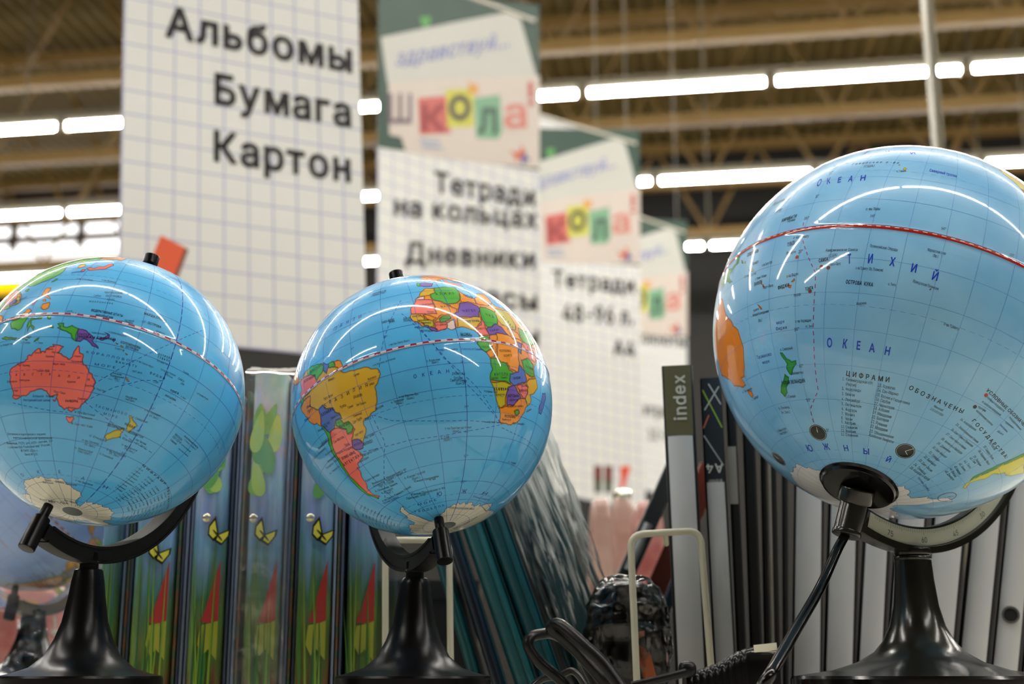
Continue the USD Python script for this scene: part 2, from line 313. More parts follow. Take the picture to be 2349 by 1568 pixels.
# ---------------------------------------------------------------- hanging banners
def banner_material(name, step, w, h):
    # white board with a printed square grid (flat print), in metres on the banner's own st coordinates
    nodes = {'u': ('uvmap', {}), 'a': ('attribute', {'attribute': 'st'}), 's': ('separate_xyz', {}), 'p': ('principled_bsdf', {'roughness': 0.28, 'specular_ior_level': 0.45}), 'x': ('mix', {'color1': lin((224, 224, 220)), 'color2': lin((176, 178, 206))}), 'mx': ('math', {'math_type': 'maximum'})}
    links = [('a.vector', 's.vector')]
    for ax in 'xy':
        nodes |= {f'd{ax}': ('math', {'math_type': 'divide', 'value2': step}), f'f{ax}': ('math', {'math_type': 'fraction'}), f'l{ax}': ('math', {'math_type': 'less_than', 'value2': 0.075})}
        links += [(f's.{ax}', f'd{ax}.value1'), (f'd{ax}.value', f'f{ax}.value1'), (f'f{ax}.value', f'l{ax}.value1')]
    links += [('lx.value', 'mx.value1'), ('ly.value', 'mx.value2'), ('mx.value', 'x.fac'), ('x.color', 'p.base_color')]
    return usdkit.material(stage, f'{LOOKS}/{name}', nodes, links, surface='p.BSDF')
M_print = mat_tint('banner_ink', 0.35)
M_rail = mat('banner_rail', (214, 210, 196), 0.35)
M_wire = mat('hanging_wire', (150, 146, 136), 0.4)
class Banner:
    def __init__(s, name, label, L, R, yl, yr, ztop, zbot, roll=0.0):
        el = (P(*L[0], yl), P(*L[1], yl)); er = (P(*R[0], yr), P(*R[1], yr))
        pt = lambda e, z: e[0] + (e[1] - e[0]) * ((z - e[0][2]) / (e[1][2] - e[0][2]))
        s.c = [pt(el, ztop + roll), pt(er, ztop - roll), pt(er, zbot - roll), pt(el, zbot + roll)]; zm = float(P(R[1][0], 430, yr)[2]); h_ = s.c[0] - pt(el, zm + roll); s.c[1] = pt(er, zm - roll) + h_; s.c[2] = s.c[1] + s.c[3] - s.c[0]      # top left, top right, bottom right, bottom left; flat
        s.w = float(np.linalg.norm(s.c[1] - s.c[0])); s.h = float(np.linalg.norm(s.c[3] - s.c[0]))
        s.n = np.cross(s.c[1] - s.c[0], s.c[0] - s.c[3]); s.n /= np.linalg.norm(s.n)
        if s.n[1] > 0: s.n = -s.n
        s.loc = (s.c[2] + s.c[3]) / 2; s.t = thing(name, label, 'banner', s.loc)
    def at(s, u, d, off=0.0):
        """Point at fraction u of the width and d metres under the top edge."""
        u, v = np.asarray(u, float)[..., None], np.asarray(d, float)[..., None] / s.h
        p = (1 - v) * ((1 - u) * s.c[0] + u * s.c[1]) + v * ((1 - u) * s.c[3] + u * s.c[2])
        return p + s.n * off
    def inv(s, x, y):
        q = np.array([.5, s.h / 2])
        for _ in range(25):
            f = project(s.at(q[0], q[1])) - [x, y]; e = 1e-4
            J = np.array([project(s.at(q[0] + e, q[1])) - [x, y] - f, project(s.at(q[0], q[1] + e)) - [x, y] - f]).T / e
            q = q - np.linalg.solve(J, f)
        return q
    def board(s, m, nu=14, nv=30):
        u, v = np.meshgrid(np.linspace(0, 1, nu), np.linspace(0, s.h, nv), indexing='ij')
        F_, B_ = s.at(u, v, .002).reshape(-1, 3), s.at(u, v, -.002).reshape(-1, 3); n = nu * nv
        i, j = np.meshgrid(np.arange(nu - 1), np.arange(nv - 1), indexing='ij'); q = np.stack([i * nv + j, i * nv + j + 1, (i + 1) * nv + j + 1, (i + 1) * nv + j], -1).reshape(-1, 4)
        qb = q[:, ::-1] + n; edge = [i * nv for i in range(nu)] + [(nu - 1) * nv + j for j in range(1, nv)] + [i * nv + nv - 1 for i in range(nu - 2, -1, -1)] + [j for j in range(nv - 2, 0, -1)]
        e = np.array([[a, b, b + n, a + n] for a, b in zip(edge, edge[1:] + edge[:1])])
        Q = np.vstack([q, qb, e]); st = np.vstack([np.c_[u.ravel() * s.w, s.h - v.ravel()]] * 2)
        V = np.vstack([F_, B_]); T = np.vstack([Q[:, [0, 1, 2]], Q[:, [0, 2, 3]]])
        N = np.vstack([np.tile(s.n, (n, 1)), np.tile(-s.n, (n, 1))])
        m_ = trimesh.Trimesh(V - s.loc, T, process=False)
        obj('board', m_, m, s.t, uv=st, normals=N)
        a, b = s.at(0, 0), s.at(1, 0); r = frame(b - a)
        obj('top_rail', cat(tube([a, a + (b - a) * .5, b], .008, 8)), M_rail, s.t, loc=s.loc)
        for u_ in (.08, .92):
            p = s.at(u_, 0); obj('hanging_wire', box(p[0] - .0012, p[0] + .0012, p[1] - .0012, p[1] + .0012, p[2], DECK + .02), M_wire, s.t, loc=s.loc)
    def flat(s, name, V, T, col, off, label=None):
        """Printed shapes: V in (u, d) coordinates."""
        p = s.at(V[:, 0], V[:, 1], off); T = np.array(T); k = np.cross(p[T[:, 1]] - p[T[:, 0]], p[T[:, 2]] - p[T[:, 0]]) @ s.n < 0; T[k] = T[k][:, ::-1]; m_ = trimesh.Trimesh(p - s.loc, T, process=False)
        obj(name, m_, M_print, s.t, normals=np.tile(s.n, (len(V), 1)), col=np.tile(lin(col), (len(V), 1)) if np.ndim(col) == 1 else col, label=label)
    def words(s, text, x0, y0, x1, y1, cap, bold=True, col=(52, 42, 44), name='lettering', shear=0.0):
        """A line of lettering from one end of its baseline to the other (pixels of the photograph, read off once onto the board)."""
        a, b = s.inv(x0, y0), s.inv(x1, y1); top = s.inv((x0 + x1) / 2, (y0 + y1) / 2 - cap); mid = s.inv((x0 + x1) / 2, (y0 + y1) / 2)
        V, T, w = text2d(text, bold)
        if bold: V, T = np.vstack([V + [dx, dy] for dx, dy in ((-.012, 0), (.022, 0), (0, .012), (0, -.012))]), np.vstack([T + i * len(V) for i in range(4)])      # a heavier cut of the letters
        t = V[:, :1] / w; hgt = mid[1] - top[1]
        V2 = a + (b - a) * t; V2[:, 1] -= V[:, 1] * hgt; V2[:, 0] += shear * V[:, 1] * hgt / s.w
        s.flat(name, V2, T, col, .0032)
    def poly(s, name, pts, col, off=.0026, uv=True):
        pts = np.asarray(pts, float); v, f = trimesh.creation.triangulate_polygon(Polygon(pts).buffer(0), engine='earcut')
        s.flat(name, np.asarray(v), f, col, off)
ZT = EYE + 2.04
b1 = Banner('hanging_banner', 'nearest white squared banner headed Альбомы Бумага Картон, behind the left globe', [(284, 0), (273, 585)], [(836, 0), (828, 825)], 2.40, 2.60, ZT - .02, float(P(828, 826, 2.60)[2]), .0)
b2 = Banner('hanging_banner', 'squared banner with school header reading Тетради на кольцах, right of the nearest banner', [(868, 0), (864, 900)], [(1236, 20), (1239, 800)], 4.0, 4.17, float(P(1236, 12, 4.17)[2]), float(P(1239, 1110, 4.17)[2]), .06)
b3 = Banner('hanging_banner', 'squared banner reading Тетради 48-96 л., between two other school banners', [(1178, 300), (1180, 1100)], [(1462, 320), (1464, 1100)], 5.2, 5.39, float(P(1462, 310, 5.39)[2]), float(P(1464, 1150, 5.39)[2]), .04)
b4 = Banner('hanging_banner', 'farthest and smallest squared banner, reading Блокноты, left of the large globe', [(1352, 520), (1354, 1100)], [(1570, 520), (1579, 900)], 6.4, 6.68, float(P(1570, 517, 6.68)[2]), float(P(1579, 1130, 6.68)[2]), .04)
for k, (b, step) in enumerate(((b1, .0485), (b2, .0485), (b3, .0485), (b4, .0485))):
    b.board(banner_material(f'banner_grid_{k}', step, b.w, b.h))
# the school header, laid out once on the second banner and repeated on the others
def hd(x, y): return b2.inv(x, y)
HEAD = [('chalk_board', (26, 72, 54), [(867, -30), (1236, 12), (1236, 392), (866, 338)]),
        ('paper_sheet', (222, 222, 214), [(873, 86), (1040, 52), (1172, 27), (1192, 40), (1212, 110), (1232, 182), (1060, 186), (888, 190)]),
        ('pink_paper', (236, 222, 212), [(890, 190), (1060, 178), (1237, 174), (1237, 386), (1120, 376), (1000, 362), (930, 348), (920, 315), (893, 310)]),
        ('red_square', (226, 106, 96), [(958, 226), (1022, 220), (1034, 306), (962, 310)]),
        ('yellow_square', (226, 222, 74), [(1022, 206), (1086, 204), (1086, 292), (1026, 294)]),
        ('green_square', (132, 190, 148), [(1086, 226), (1146, 218), (1152, 300), (1142, 320), (1092, 318)]),
        ('orange_star', (240, 172, 60), [(1074, 186), (1086, 196), (1098, 192), (1094, 206), (1100, 218), (1084, 214), (1072, 218), (1074, 204)]),
        ('green_clip', (84, 172, 74), [(962, 40), (988, 38), (984, 60), (974, 66), (966, 58)]),
        ('orange_burst', (232, 120, 70), [(1168, 346), (1190, 350), (1196, 332), (1204, 350), (1194, 362), (1184, 374), (1180, 360)]),
        ('purple_burst', (96, 84, 158), [(1194, 362), (1206, 346), (1206, 360), (1218, 366), (1204, 372), (1198, 382)]),
        ('blue_scribble', (170, 184, 212), [(962, 318), (1010, 324), (1008, 330), (964, 326)]),
        ('blue_scribble', (170, 184, 212), [(966, 332), (1016, 338), (1014, 344), (968, 340)])]
HW = [('Ш', 890, 283, 944, 283, 66, (112, 92, 104), True), ('к', 966, 300, 1020, 300, 60, (150, 42, 48), True), ('л', 1096, 306, 1140, 306, 58, (50, 84, 70), True), ('а', 1156, 292, 1208, 292, 52, (206, 124, 112), True), ('!', 1210, 242, 1224, 242, 52, (186, 66, 56), True)]
heads = [(n, tuple(int(v * .88) for v in c), [hd(*p) for p in pts]) for n, c, pts in HEAD]
ring = [hd(1054 + 25 * math.cos(a), 248 + 30 * math.sin(a)) for a in np.linspace(0, 2 * np.pi, 28, endpoint=False)]; ringi = [hd(1054 + 13 * math.cos(a), 248 + 17 * math.sin(a)) for a in np.linspace(0, 2 * np.pi, 28, endpoint=False)]
a_, b_, t_ = hd(905, 152), hd(1166, 108), hd(1030, 100); m_ = hd(1030, 131)
for b in (b1, b2, b3, b4):
    k = b.w / b2.w
    sc = lambda pts: np.array([[p[0], p[1] * k] for p in pts])
    for i, (n, c, pts) in enumerate(heads): b.poly(n, sc(pts), c, .0026 + .00012 * i)
    v, f = trimesh.creation.triangulate_polygon(Polygon(sc(ring), [sc(ringi)]), engine='earcut'); b.flat('letter', np.asarray(v), f, (60, 54, 40), .0042)
    for ch, x0, y0, x1, y1, cap, c, bo in HW:
        p0, p1, up = hd(x0, y0), hd(x1, y1), hd((x0 + x1) / 2, (y0 + y1) / 2 - cap); mid = hd((x0 + x1) / 2, (y0 + y1) / 2)
        V, T, w = text2d(ch, bo); lo = V[:, 0].min(); t = (V[:, :1] - lo) / (V[:, 0].max() - lo); V2 = p0 + (p1 - p0) * t; V2[:, 1] -= V[:, 1] * (mid[1] - up[1]) * (1.0 if ch in 'Ш!' else 1.3)
        b.flat('letter', V2 * [1, k], T, c, .0042)
    V, T, w = text2d('здравствуй...', True); V2 = a_ + (b_ - a_) * (V[:, :1] / w); V2[:, 1] -= V[:, 1] * (m_[1] - t_[1]) * 1.25; V2[:, 0] += .3 * V[:, 1] * (m_[1] - t_[1]) / b2.w
    b.flat('handwriting', V2 * [1, k], T, (128, 134, 186), .0040)
b1.words('Альбомы', 377, 82, 806, 167, 66); b1.words('Бумага', 485, 236, 804, 291, 66); b1.words('Картон', 483, 367, 803, 417, 66)
b2.words('Тетради', 994, 440, 1226, 474, 46); b2.words('на кольцах', 900, 492, 1232, 524, 44); b2.words('Дневники', 926, 602, 1226, 616, 46)
b2.words('Атласы', 985, 688, 1232, 712, 44); b2.words('Карты', 1040, 775, 1235, 792, 44)
b3.words('Тетради', 1264, 656, 1455, 672, 36); b3.words('48-96 л.', 1288, 736, 1452, 745, 38); b3.words('А4', 1406, 814, 1455, 818, 34)
b4.words('Блокноты', 1440, 782, 1570, 796, 26); b4.words('Тетради', 1450, 948, 1566, 960, 26); b4.words('12-24 л.', 1486, 1006, 1566, 1012, 24)
q = [b1.inv(*p) for p in ((368, 540), (424, 568), (396, 640), (340, 612))]; b1.poly('pencil_print', q, (226, 84, 28))
q = [b1.inv(*p) for p in ((424, 568), (432, 574), (404, 646), (396, 640))]; b1.poly('pencil_side', q, (120, 60, 34))
for x0, c in ((1362, (110, 40, 34)), (1386, (110, 40, 34))):
    q = [b3.inv(*p) for p in ((x0, 1068), (x0 + 18, 1068), (x0 + 18, 1100), (x0, 1100))]; b3.poly('marker_print', q, c)
    q = [b3.inv(*p) for p in ((x0, 1100), (x0 + 18, 1100), (x0 + 16, 1130), (x0 + 2, 1130))]; b3.poly('marker_print', q, (60, 74, 44))
q = [b3.inv(*p) for p in ((1422, 1070), (1447, 1068), (1436, 1100), (1428, 1130), (1420, 1130), (1424, 1100))]; b3.poly('pencil_print', q, (222, 74, 46))

# ---------------------------------------------------------------- globes: the printed maps
PAL = {'R': (240, 116, 104), 'O': (232, 144, 34), 'D': (238, 150, 40), 'Y': (214, 170, 50), 'L': (190, 178, 38), 'G': (78, 170, 58), 'V': (118, 88, 172), 'B': (92, 114, 190), 'p': (228, 200, 190), 'W': (206, 200, 184), 'E': (226, 138, 40)}
def ptsof(s): return [tuple(map(float, t.split(','))) for t in s.split()]
def rough(pts, amp, seed, closed=True, levels=2):
    r = np.random.default_rng(seed); p = [np.array(q) for q in pts]
    for l in range(levels):
        q = []
        for a, b in zip(p, p[1:] + p[:1] if closed else p[1:]):
            d = b - a; L = np.hypot(*d); q += [a, (a + b) / 2 + np.array([-d[1], d[0]]) * r.uniform(-amp, amp) if L < 12 else (a + b) / 2]
        p = q if closed else q + [p[-1]]
    return p
def poly(s, amp=.16, seed=1): return Polygon(rough(ptsof(s), amp, seed)).buffer(0)
def unit(lon, lat):
    a, b = np.radians(lat), np.radians(lon); return np.stack([np.cos(a) * np.cos(b), np.cos(a) * np.sin(b), np.sin(a)], -1)
class Ball:
    """A globe's ball in its own frame (poles on z) and the layers printed on it."""
    def __init__(s, R, ridge, hole): s.R, s.ridge, s.hole = R, ridge, hole; s.layers = {}
    def surf(s, lon, lat, off=0.0):
        lon, lat = np.asarray(lon, float), np.asarray(lat, float); q = unit(lon, lat); e = s.ridge * np.exp(-(lat / .8) ** 2); de = e * (-2 * lat / .64) * 180 / np.pi
        a, b = np.radians(lat), np.radians(lon); el = np.stack([-np.sin(a) * np.cos(b), -np.sin(a) * np.sin(b), np.cos(a)], -1)
        n = q - (de / s.R)[..., None] * el; n /= np.linalg.norm(n, axis=-1, keepdims=True)
        return q * (s.R + e)[..., None] + n * off, n
    def mesh(s, nlon=240):
        la = np.unique(np.r_[np.linspace(-90 + s.hole, 90, 150), np.linspace(-2.4, 2.4, 25)]); lo = np.linspace(0, 360, nlon + 1); A, B = np.meshgrid(la, lo, indexing='ij'); p, n = s.surf(B.ravel(), A.ravel())
        m = nlon + 1; i, j = np.meshgrid(np.arange(len(la) - 1), np.arange(nlon), indexing='ij'); q = np.stack([i * m + j, i * m + j + 1, (i + 1) * m + j + 1, (i + 1) * m + j], -1).reshape(-1, 4)
        return trimesh.Trimesh(p, np.vstack([q[:, [0, 1, 2]], q[:, [0, 2, 3]]]), process=False), n
    def add(s, layer, lon, lat, F_, col, off):
        L = s.layers.setdefault(layer, [[], [], [], [], 0]); p, n = s.surf(lon, lat, off); L[0].append(p); L[1].append(n); L[2].append(np.asarray(F_) + L[4]); L[3].append(np.tile(lin(col), (len(p), 1))); L[4] += len(p)
    def area(s, layer, g, col, off, cell=2.0):
        if g.is_empty: return
        x0, y0, x1, y1 = g.bounds; xs, ys = np.arange(math.floor(x0 / cell) * cell, x1, cell), np.arange(max(-90 + s.hole, math.floor(y0 / cell) * cell), y1, cell); X, Y = np.meshgrid(xs, ys)
        shapely.prepare(g); cells = shapely.box(X.ravel(), Y.ravel(), X.ravel() + cell, np.minimum(Y.ravel() + cell, 90)); cells = cells[shapely.intersects(g, cells)]; full = shapely.contains_properly(g, cells); V, T, n = [], [], 0
        b = shapely.bounds(cells[full])
        for a in b:
            V.append([[a[0], a[1]], [a[2], a[1]], [a[2], a[3]], [a[0], a[3]]]); T.append(np.array([[0, 1, 2], [0, 2, 3]]) + n); n += 4
        for c in shapely.get_parts(shapely.intersection(g, cells[~full])):
            for c in getattr(c, 'geoms', [c]):
                if c.geom_type == 'Polygon' and c.area > 1e-5:
                    v, f = trimesh.creation.triangulate_polygon(c, engine='earcut')
                    if len(f): V.append(v); T.append(f + n); n += len(v)
        if n: V = np.vstack(V); s.add(layer, V[:, 0], V[:, 1], np.vstack(T), col, off)
    def line(s, layer, pts, w, col, off, dash=None, step=1.2):
        """A printed line w metres wide through lon,lat points; dash = (on, off) in degrees."""
        P_ = np.array(pts, float); q = unit(P_[:, 0], P_[:, 1]); out = []
        for a, b in zip(q[:-1], q[1:]):
            ang = math.acos(float(np.clip(a @ b, -1, 1))); n = max(1, int(math.degrees(ang) / step))
            for t in np.linspace(0, 1, n, endpoint=False): v = a * math.sin((1 - t) * ang) + b * math.sin(t * ang) if ang > 1e-6 else a; out.append(v / np.linalg.norm(v))
        out = np.array(out + [q[-1]]); runs = [out]
        if dash:
            d = np.r_[0, np.cumsum(np.degrees(np.arccos(np.clip((out[1:] * out[:-1]).sum(1), -1, 1))))]; at, runs = 0.0, []
            while at < d[-1]:
                t = np.linspace(at, min(at + dash[0], d[-1]), 4); v = np.stack([np.interp(t, d, out[:, k]) for k in range(3)], 1); runs.append(v / np.linalg.norm(v, axis=1, keepdims=True)); at += dash[0] + dash[1]
        for v in runs:
            if len(v) < 2: continue
            t = np.gradient(v, axis=0); side = np.cross(v, t); side /= np.linalg.norm(side, axis=1, keepdims=True) + 1e-12; h = w / 2 / s.R; e = np.stack([v + side * h, v - side * h], 1).reshape(-1, 3); e /= np.linalg.norm(e, axis=1, keepdims=True)
            k = np.arange(len(v) - 1) * 2; s.add(layer, np.degrees(np.arctan2(e[:, 1], e[:, 0])), np.degrees(np.arcsin(e[:, 2])), np.vstack([np.c_[k, k + 1, k + 3], np.c_[k, k + 3, k + 2]])[:, ::-1], col, off)
    def disc(s, layer, lon, lat, r, col, off, r0=0.0, n=28):
        """A printed disc or ring, radii in degrees."""
        c = unit(lon, lat); a, b, _ = frame(c); t = np.linspace(0, 2 * np.pi, n, endpoint=False); pts = []
        for rr in (max(r0, 1e-3), (r0 + r) / 2, r): pts.append(math.cos(math.radians(rr)) * c + math.sin(math.radians(rr)) * (np.cos(t)[:, None] * a + np.sin(t)[:, None] * b))
        e = np.vstack(pts); F_ = [[k * n + i, (k + 1) * n + i, (k + 1) * n + (i + 1) % n] for k in (0, 1) for i in range(n)] + [[k * n + i, (k + 1) * n + (i + 1) % n, k * n + (i + 1) % n] for k in (0, 1) for i in range(n)]
        s.add(layer, np.degrees(np.arctan2(e[:, 1], e[:, 0])), np.degrees(np.arcsin(e[:, 2])), F_, col, off)
    def word(s, layer, text, lo0, la0, lo1, la1, h, col, bold, off):
        V, T, w = text2d(text, bold); a, b = unit(lo0, la0), unit(lo1, la1); t = b - a; m = a + b; m /= np.linalg.norm(m); t -= m * (t @ m); t /= np.linalg.norm(t); up = np.cross(m, t)
        L = math.acos(float(np.clip(a @ b, -1, 1))); x = (V[:, 0] / w - .5) * L; y = V[:, 1] * math.radians(h); e = m * np.cos(x)[:, None] + t * np.sin(x)[:, None] + up * y[:, None]; e /= np.linalg.norm(e, axis=1, keepdims=True)
        s.add(layer, np.degrees(np.arctan2(e[:, 1], e[:, 0])), np.degrees(np.arcsin(e[:, 2])), T, col, off)
    def lands(s, base, lands, fill, pal, seed, line=.10):
        used_ = None; done = []
        for k, (c, p) in reversed(list(enumerate(lands))):
            g = poly(p, .10, seed + k).intersection(base)
            if used_ is not None: g = g.difference(used_)
            used_ = g if used_ is None else used_.union(g); done.append((c, g))
        done.append((fill, base if used_ is None else base.difference(used_)))
        for c, g in done:
            if g.is_empty: continue
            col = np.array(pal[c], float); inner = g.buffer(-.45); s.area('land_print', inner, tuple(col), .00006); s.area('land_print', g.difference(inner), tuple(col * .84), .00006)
            s.area('land_print', g.boundary.buffer(line, cap_style='flat'), tuple(col * .34 + np.array([14, 10, 40])), .00009)
def antarctica(ball, col=(206, 200, 182)):
    pts = '-180,-78 -165,-78.3 -158,-77 -150,-76.5 -137,-74.8 -125,-73.8 -109.6,-75.2 -106,-73.5 -92.4,-74.5 -83.5,-75.6 -80,-74.3 -78.4,-72.6 -78,-70.6 -72.1,-70.3 -70.4,-68.1 -65.7,-65.4 -60.3,-64.5 -62.8,-66.3 -65.2,-70.1 -63,-73 -62,-75 -61.4,-80.5 -52.3,-81.5 -35.3,-80.9 -28.8,-78.7 -22.9,-77.2 -17.5,-75.7 -12.3,-74.3 -7,-73.4 -.9,-73.2 .5,-71.9 5.3,-73 16.8,-72.8 17.3,-71.7 26.6,-73.6 30.3,-73.1 35.9,-72.7 36.5,-71.2 45.2,-71.7 52,-69.6 58.3,-68.5 63.1,-68.8 70,-71.5 73.9,-70.4 77.5,-69 88,-67.4 95.6,-67 105.6,-67.5 119.9,-68.1 132.5,-68.8 142.2,-69.6 149.9,-71.9 157.8,-73.8 167.8,-76.4 163,-79 160,-80.5 168,-82.6 180,-83.3 180,-90 -180,-90'
    g = Polygon(rough(ptsof(pts)[:-2], .16, 5, False) + [(180, -90), (-180, -90)]).buffer(0); ball.area('land_print', g, col, .00006, 2.0)
    c = [(x, y) for x, y in rough(ptsof(pts)[:-2], .16, 5, False)]; ball.line('land_print', c, .00035, (70, 60, 120), .00009)
# printed map of the small globes: outlines as lon,lat
AFRICA='-6.7,32.5 -2.5,32.5 1.3,32.9 5.2,33 9,32.9 9.7,30.3 10.1,29.1 11.4,26.6 13.8,24.7 15.9,25.1 19.9,30.2 26.7,31.9 26.3,27.3 26.1,22.3 33.5,21.9 37.9,21.3 41.5,17.8 46.8,15 54.8,13.9 58.4,11.3 49.9,4.9 43.9,-0.7 40.9,-5.1 39.8,-7.7 39.8,-10.5 41.1,-12.3 42,-15.2 40.1,-17.5 36.2,-19.8 37.2,-21 36.9,-23.5 34.9,-24.8 33.7,-26.5 31.8,-30 29.1,-33 25.9,-34.3 23.2,-34.3 19.3,-34.6 18.1,-33.4 18,-31.8 17.3,-29 15.9,-27 14.6,-23.9 14,-21 12.8,-19.1 11.9,-17.5 12,-15 12.9,-13.2 13.4,-12.3 12.8,-9.8 12.9,-7.6 11.7,-5.9 10.5,-4.7 8.9,-3.4 7.8,-1.6 9,0.3 9.9,2.3 9.1,3.7 8,4.9 6.3,5.3 4.7,6.1 2.5,6.5 0.2,6.1 -2.2,5.1 -3.6,6.2 -5.5,5.4 -7.8,4.9 -10.8,6.2 -13,7.9 -14.7,10.3 -17.3,12 -17.9,13.8 -16.9,15.6 -17,18 -16.4,19.7 -14.8,21.7 -13.2,25.2 -12.4,25.8 -10.5,29.1 -9,30.5'
AFRICA_LANDS=[
('Y','-10.2,32.6 -2.3,31.5 -3.7,28.1 -6.8,26.4 -13.3,24.9 -12.7,27.9'),
('p','-13.3,24.9 -9.3,26 -9.8,23.8 -11.2,23.7 -14.5,20.9'),
('G','-1.8,34.5 10.3,35.2 9,28.3 7.4,23.5 4.8,20.5 0.2,19.5 -5.8,22.9 -6.3,26.7 -3.4,28.1'),
('O','10.3,35.2 17.8,25.9 14.6,20.9 7.1,21.3 8.4,25.8'),
('O','20.4,31.6 35.8,38.6 25.3,23.5 21.5,21 16.7,20.6 14.8,21.3'),
('R','-16.6,24.6 -6.3,23.1 -6,17.6 -6.4,14.1 -11.3,14.7 -15.4,15.5 -18,15.5'),
('O','-6.4,22.6 0.1,19.1 3.4,16.3 2.7,13.9 -1.1,13.4 -4.2,13.3 -5.8,12.3 -7.9,10.3 -11.8,12 -12.2,14.3 -6.4,14.1 -6,17.6'),
('V','6.3,20.6 11.6,21.1 14.8,18.9 15,17 12.9,12.8 8.6,11.8 2.6,11.9 0.6,13 3.4,14.8'),
('G','16,19.1 19.3,19.2 23.1,17.5 23,13.9 21.1,9.5 15.5,7.2 14.3,8.3 13.7,11 14,14.4'),
('L','24.7,20.2 33.5,21.9 34.4,17.4 34.5,13.2 32.1,9.4 28,9 24.2,10.2 22.7,13.2'),
('Y','-18,15.5 -15,15.4 -12.1,12.6 -12.4,11.2 -17.8,11.8'),
('O','-12.2,14.3 -7.1,11.9 -9.2,10.2 -11,11.8'),
('L','-14.8,11.7 -8.7,10.4 -8.9,7.3 -12.2,7.8'),
('B','-12.8,8.9 -11.3,8.4 -11.3,7.1 -12.9,7.6'),
('V','-11.3,8.1 -8.6,6.7 -7.8,4.6 -11.4,5.6'),
('R','-8.5,9.3 -3,9.1 -3.5,6 -7.4,4.6 -8.6,6.7'),
('G','-6,11.2 -3.9,12.7 -1.2,12.8 -0.7,11.4 -3.8,9.4 -6,9.3'),
('p','-3.1,8.8 0.5,10.8 0.2,6.1 -2.3,4.7 -3.6,6'),
('Y','2,11.3 8.6,11.8 13.7,12.4 12.8,9.8 9.8,6.3 7.4,4.4 0.5,5.5'),
('R','8.8,6.2 12.2,8.1 13.9,11.6 14.2,9.4 14.1,6 15.4,2.9 10.2,2.3 9,3.2'),
('V','14.1,6.2 20.7,9.9 23.1,8.8 25.8,5.2 19.3,4.7 14.8,3.3'),
('G','8.6,1.7 10.7,2.6 14.4,2 14,-0.7 15.2,-3.3 12.3,-5.4 8.3,-3.9 6.9,-1.6'),
('O','14.6,2.8 19.3,4.4 17.4,-1.2 15,-7 12.9,-7.6 11.3,-5.5 15.2,-3.3 14.3,-0.6'),
('D','18.9,4.9 25.1,5.1 28.3,3.8 31.6,2.2 29.3,-2.7 29,-6.9 29.2,-9.6 27.7,-12.1 23,-11.2 21.6,-8.8 17.8,-8.9 16.5,-6.8 17.9,-0.2'),
('O','26.5,8.6 33,8.3 33.9,4.4 27.6,3.7'),
('G','36,12 46.1,14.4 49.4,8.6 41.7,3.9 36.5,3.7 34.2,6.6'),
('R','33.9,4.4 39.5,3.2 49.2,4.3 41.7,-3.9 37,-3 34.9,1.7'),
('B','30.5,2.9 33.9,2.9 31.3,-2.7 29.6,-1.7'),
('G','12.4,-7.6 16.4,-7.5 18.3,-8.8 21,-8.9 22.3,-11.7 24.3,-12.3 22.6,-18.1 19.8,-16.8 10.8,-17.5 11.5,-10.8'),
('B','22.8,-13.4 27.7,-11.6 28.8,-8.3 32.4,-11.1 32.9,-14.9 27.5,-16.9 24.4,-18.2 22.3,-16.4'),
('G','30.6,-5.7 35.3,-3.5 39.5,-5.5 39.3,-11.1 35.2,-11.7 31.8,-10.3'),
('L','11.3,-17.5 19.7,-17.1 24.4,-18.2 22,-19 21.5,-21.6 20.4,-22.1 20.5,-26.6 17.5,-28.1 15.6,-27.1'),
('V','21.4,-19.1 25.6,-18 29,-21.3 29.9,-22.8 27.4,-24.1 25.7,-26 21.5,-26.9 20.4,-22.1'),
('R','26.5,-17.9 31.5,-15.7 34.4,-17.2 34,-20.7 31.3,-22.5 29,-20.8'),
('Y','32.9,-15.3 35.9,-12.9 41,-11.5 43.8,-16 37,-20 38.6,-23.5 34.9,-25.2 32.7,-22.2 34.2,-19.4 34.4,-16.7'),
('O','16.6,-28.2 20.9,-27 25.7,-26 28.6,-23 32.7,-22.2 34.9,-25.2 34.4,-28.7 28.9,-34.3 19.4,-35 17,-32.7'),
('G','26.2,-28.4 28.7,-27.4 29.8,-28.7 28.1,-30.2'),
]
SOUTH_AMERICA='-54,5.2 -50.8,4.1 -50,1.3 -51.3,-0.3 -49.7,-2.1 -46,-2.6 -42.5,-3.2 -38.4,-4.3 -35,-5.9 -34.3,-8.6 -35.7,-10.6 -37.7,-12.8 -37.8,-15.2 -38.4,-17.8 -39.8,-20.5 -40.7,-22.2 -43.2,-22.6 -46.1,-23.6 -47.9,-24.2 -48.2,-26.2 -48,-27.5 -49.8,-29.4 -52,-31.1 -52.9,-32.5 -54.1,-33.8 -56.5,-33.8 -58,-33.2 -56.7,-35.5 -57.2,-37.1 -59.9,-38 -62.5,-38.4 -63,-40.1 -64.6,-39.7 -64.2,-41.6 -66.3,-43.9 -66.9,-46.9 -69.4,-48.7 -70.4,-51.3 -70.4,-52.5 -67.4,-54.8 -71,-55.5 -72.4,-53.1 -75.1,-50.7 -75.2,-48.2 -74.6,-43.8 -74,-39.6 -73.1,-34.9 -72.3,-30.4 -71.5,-26.1 -69.8,-22.8 -69.5,-19.9 -70.5,-16.8 -75.1,-13.7 -77.5,-9.4 -80.7,-4.7 -80.8,-2.5 -79.1,-1.8 -81.1,0.8 -79.1,1.6 -77.5,3.9 -78.7,8.2 -75.4,9.2 -70.7,9.9 -64.9,9.1 -60.5,7.8 -57.2,5.6'
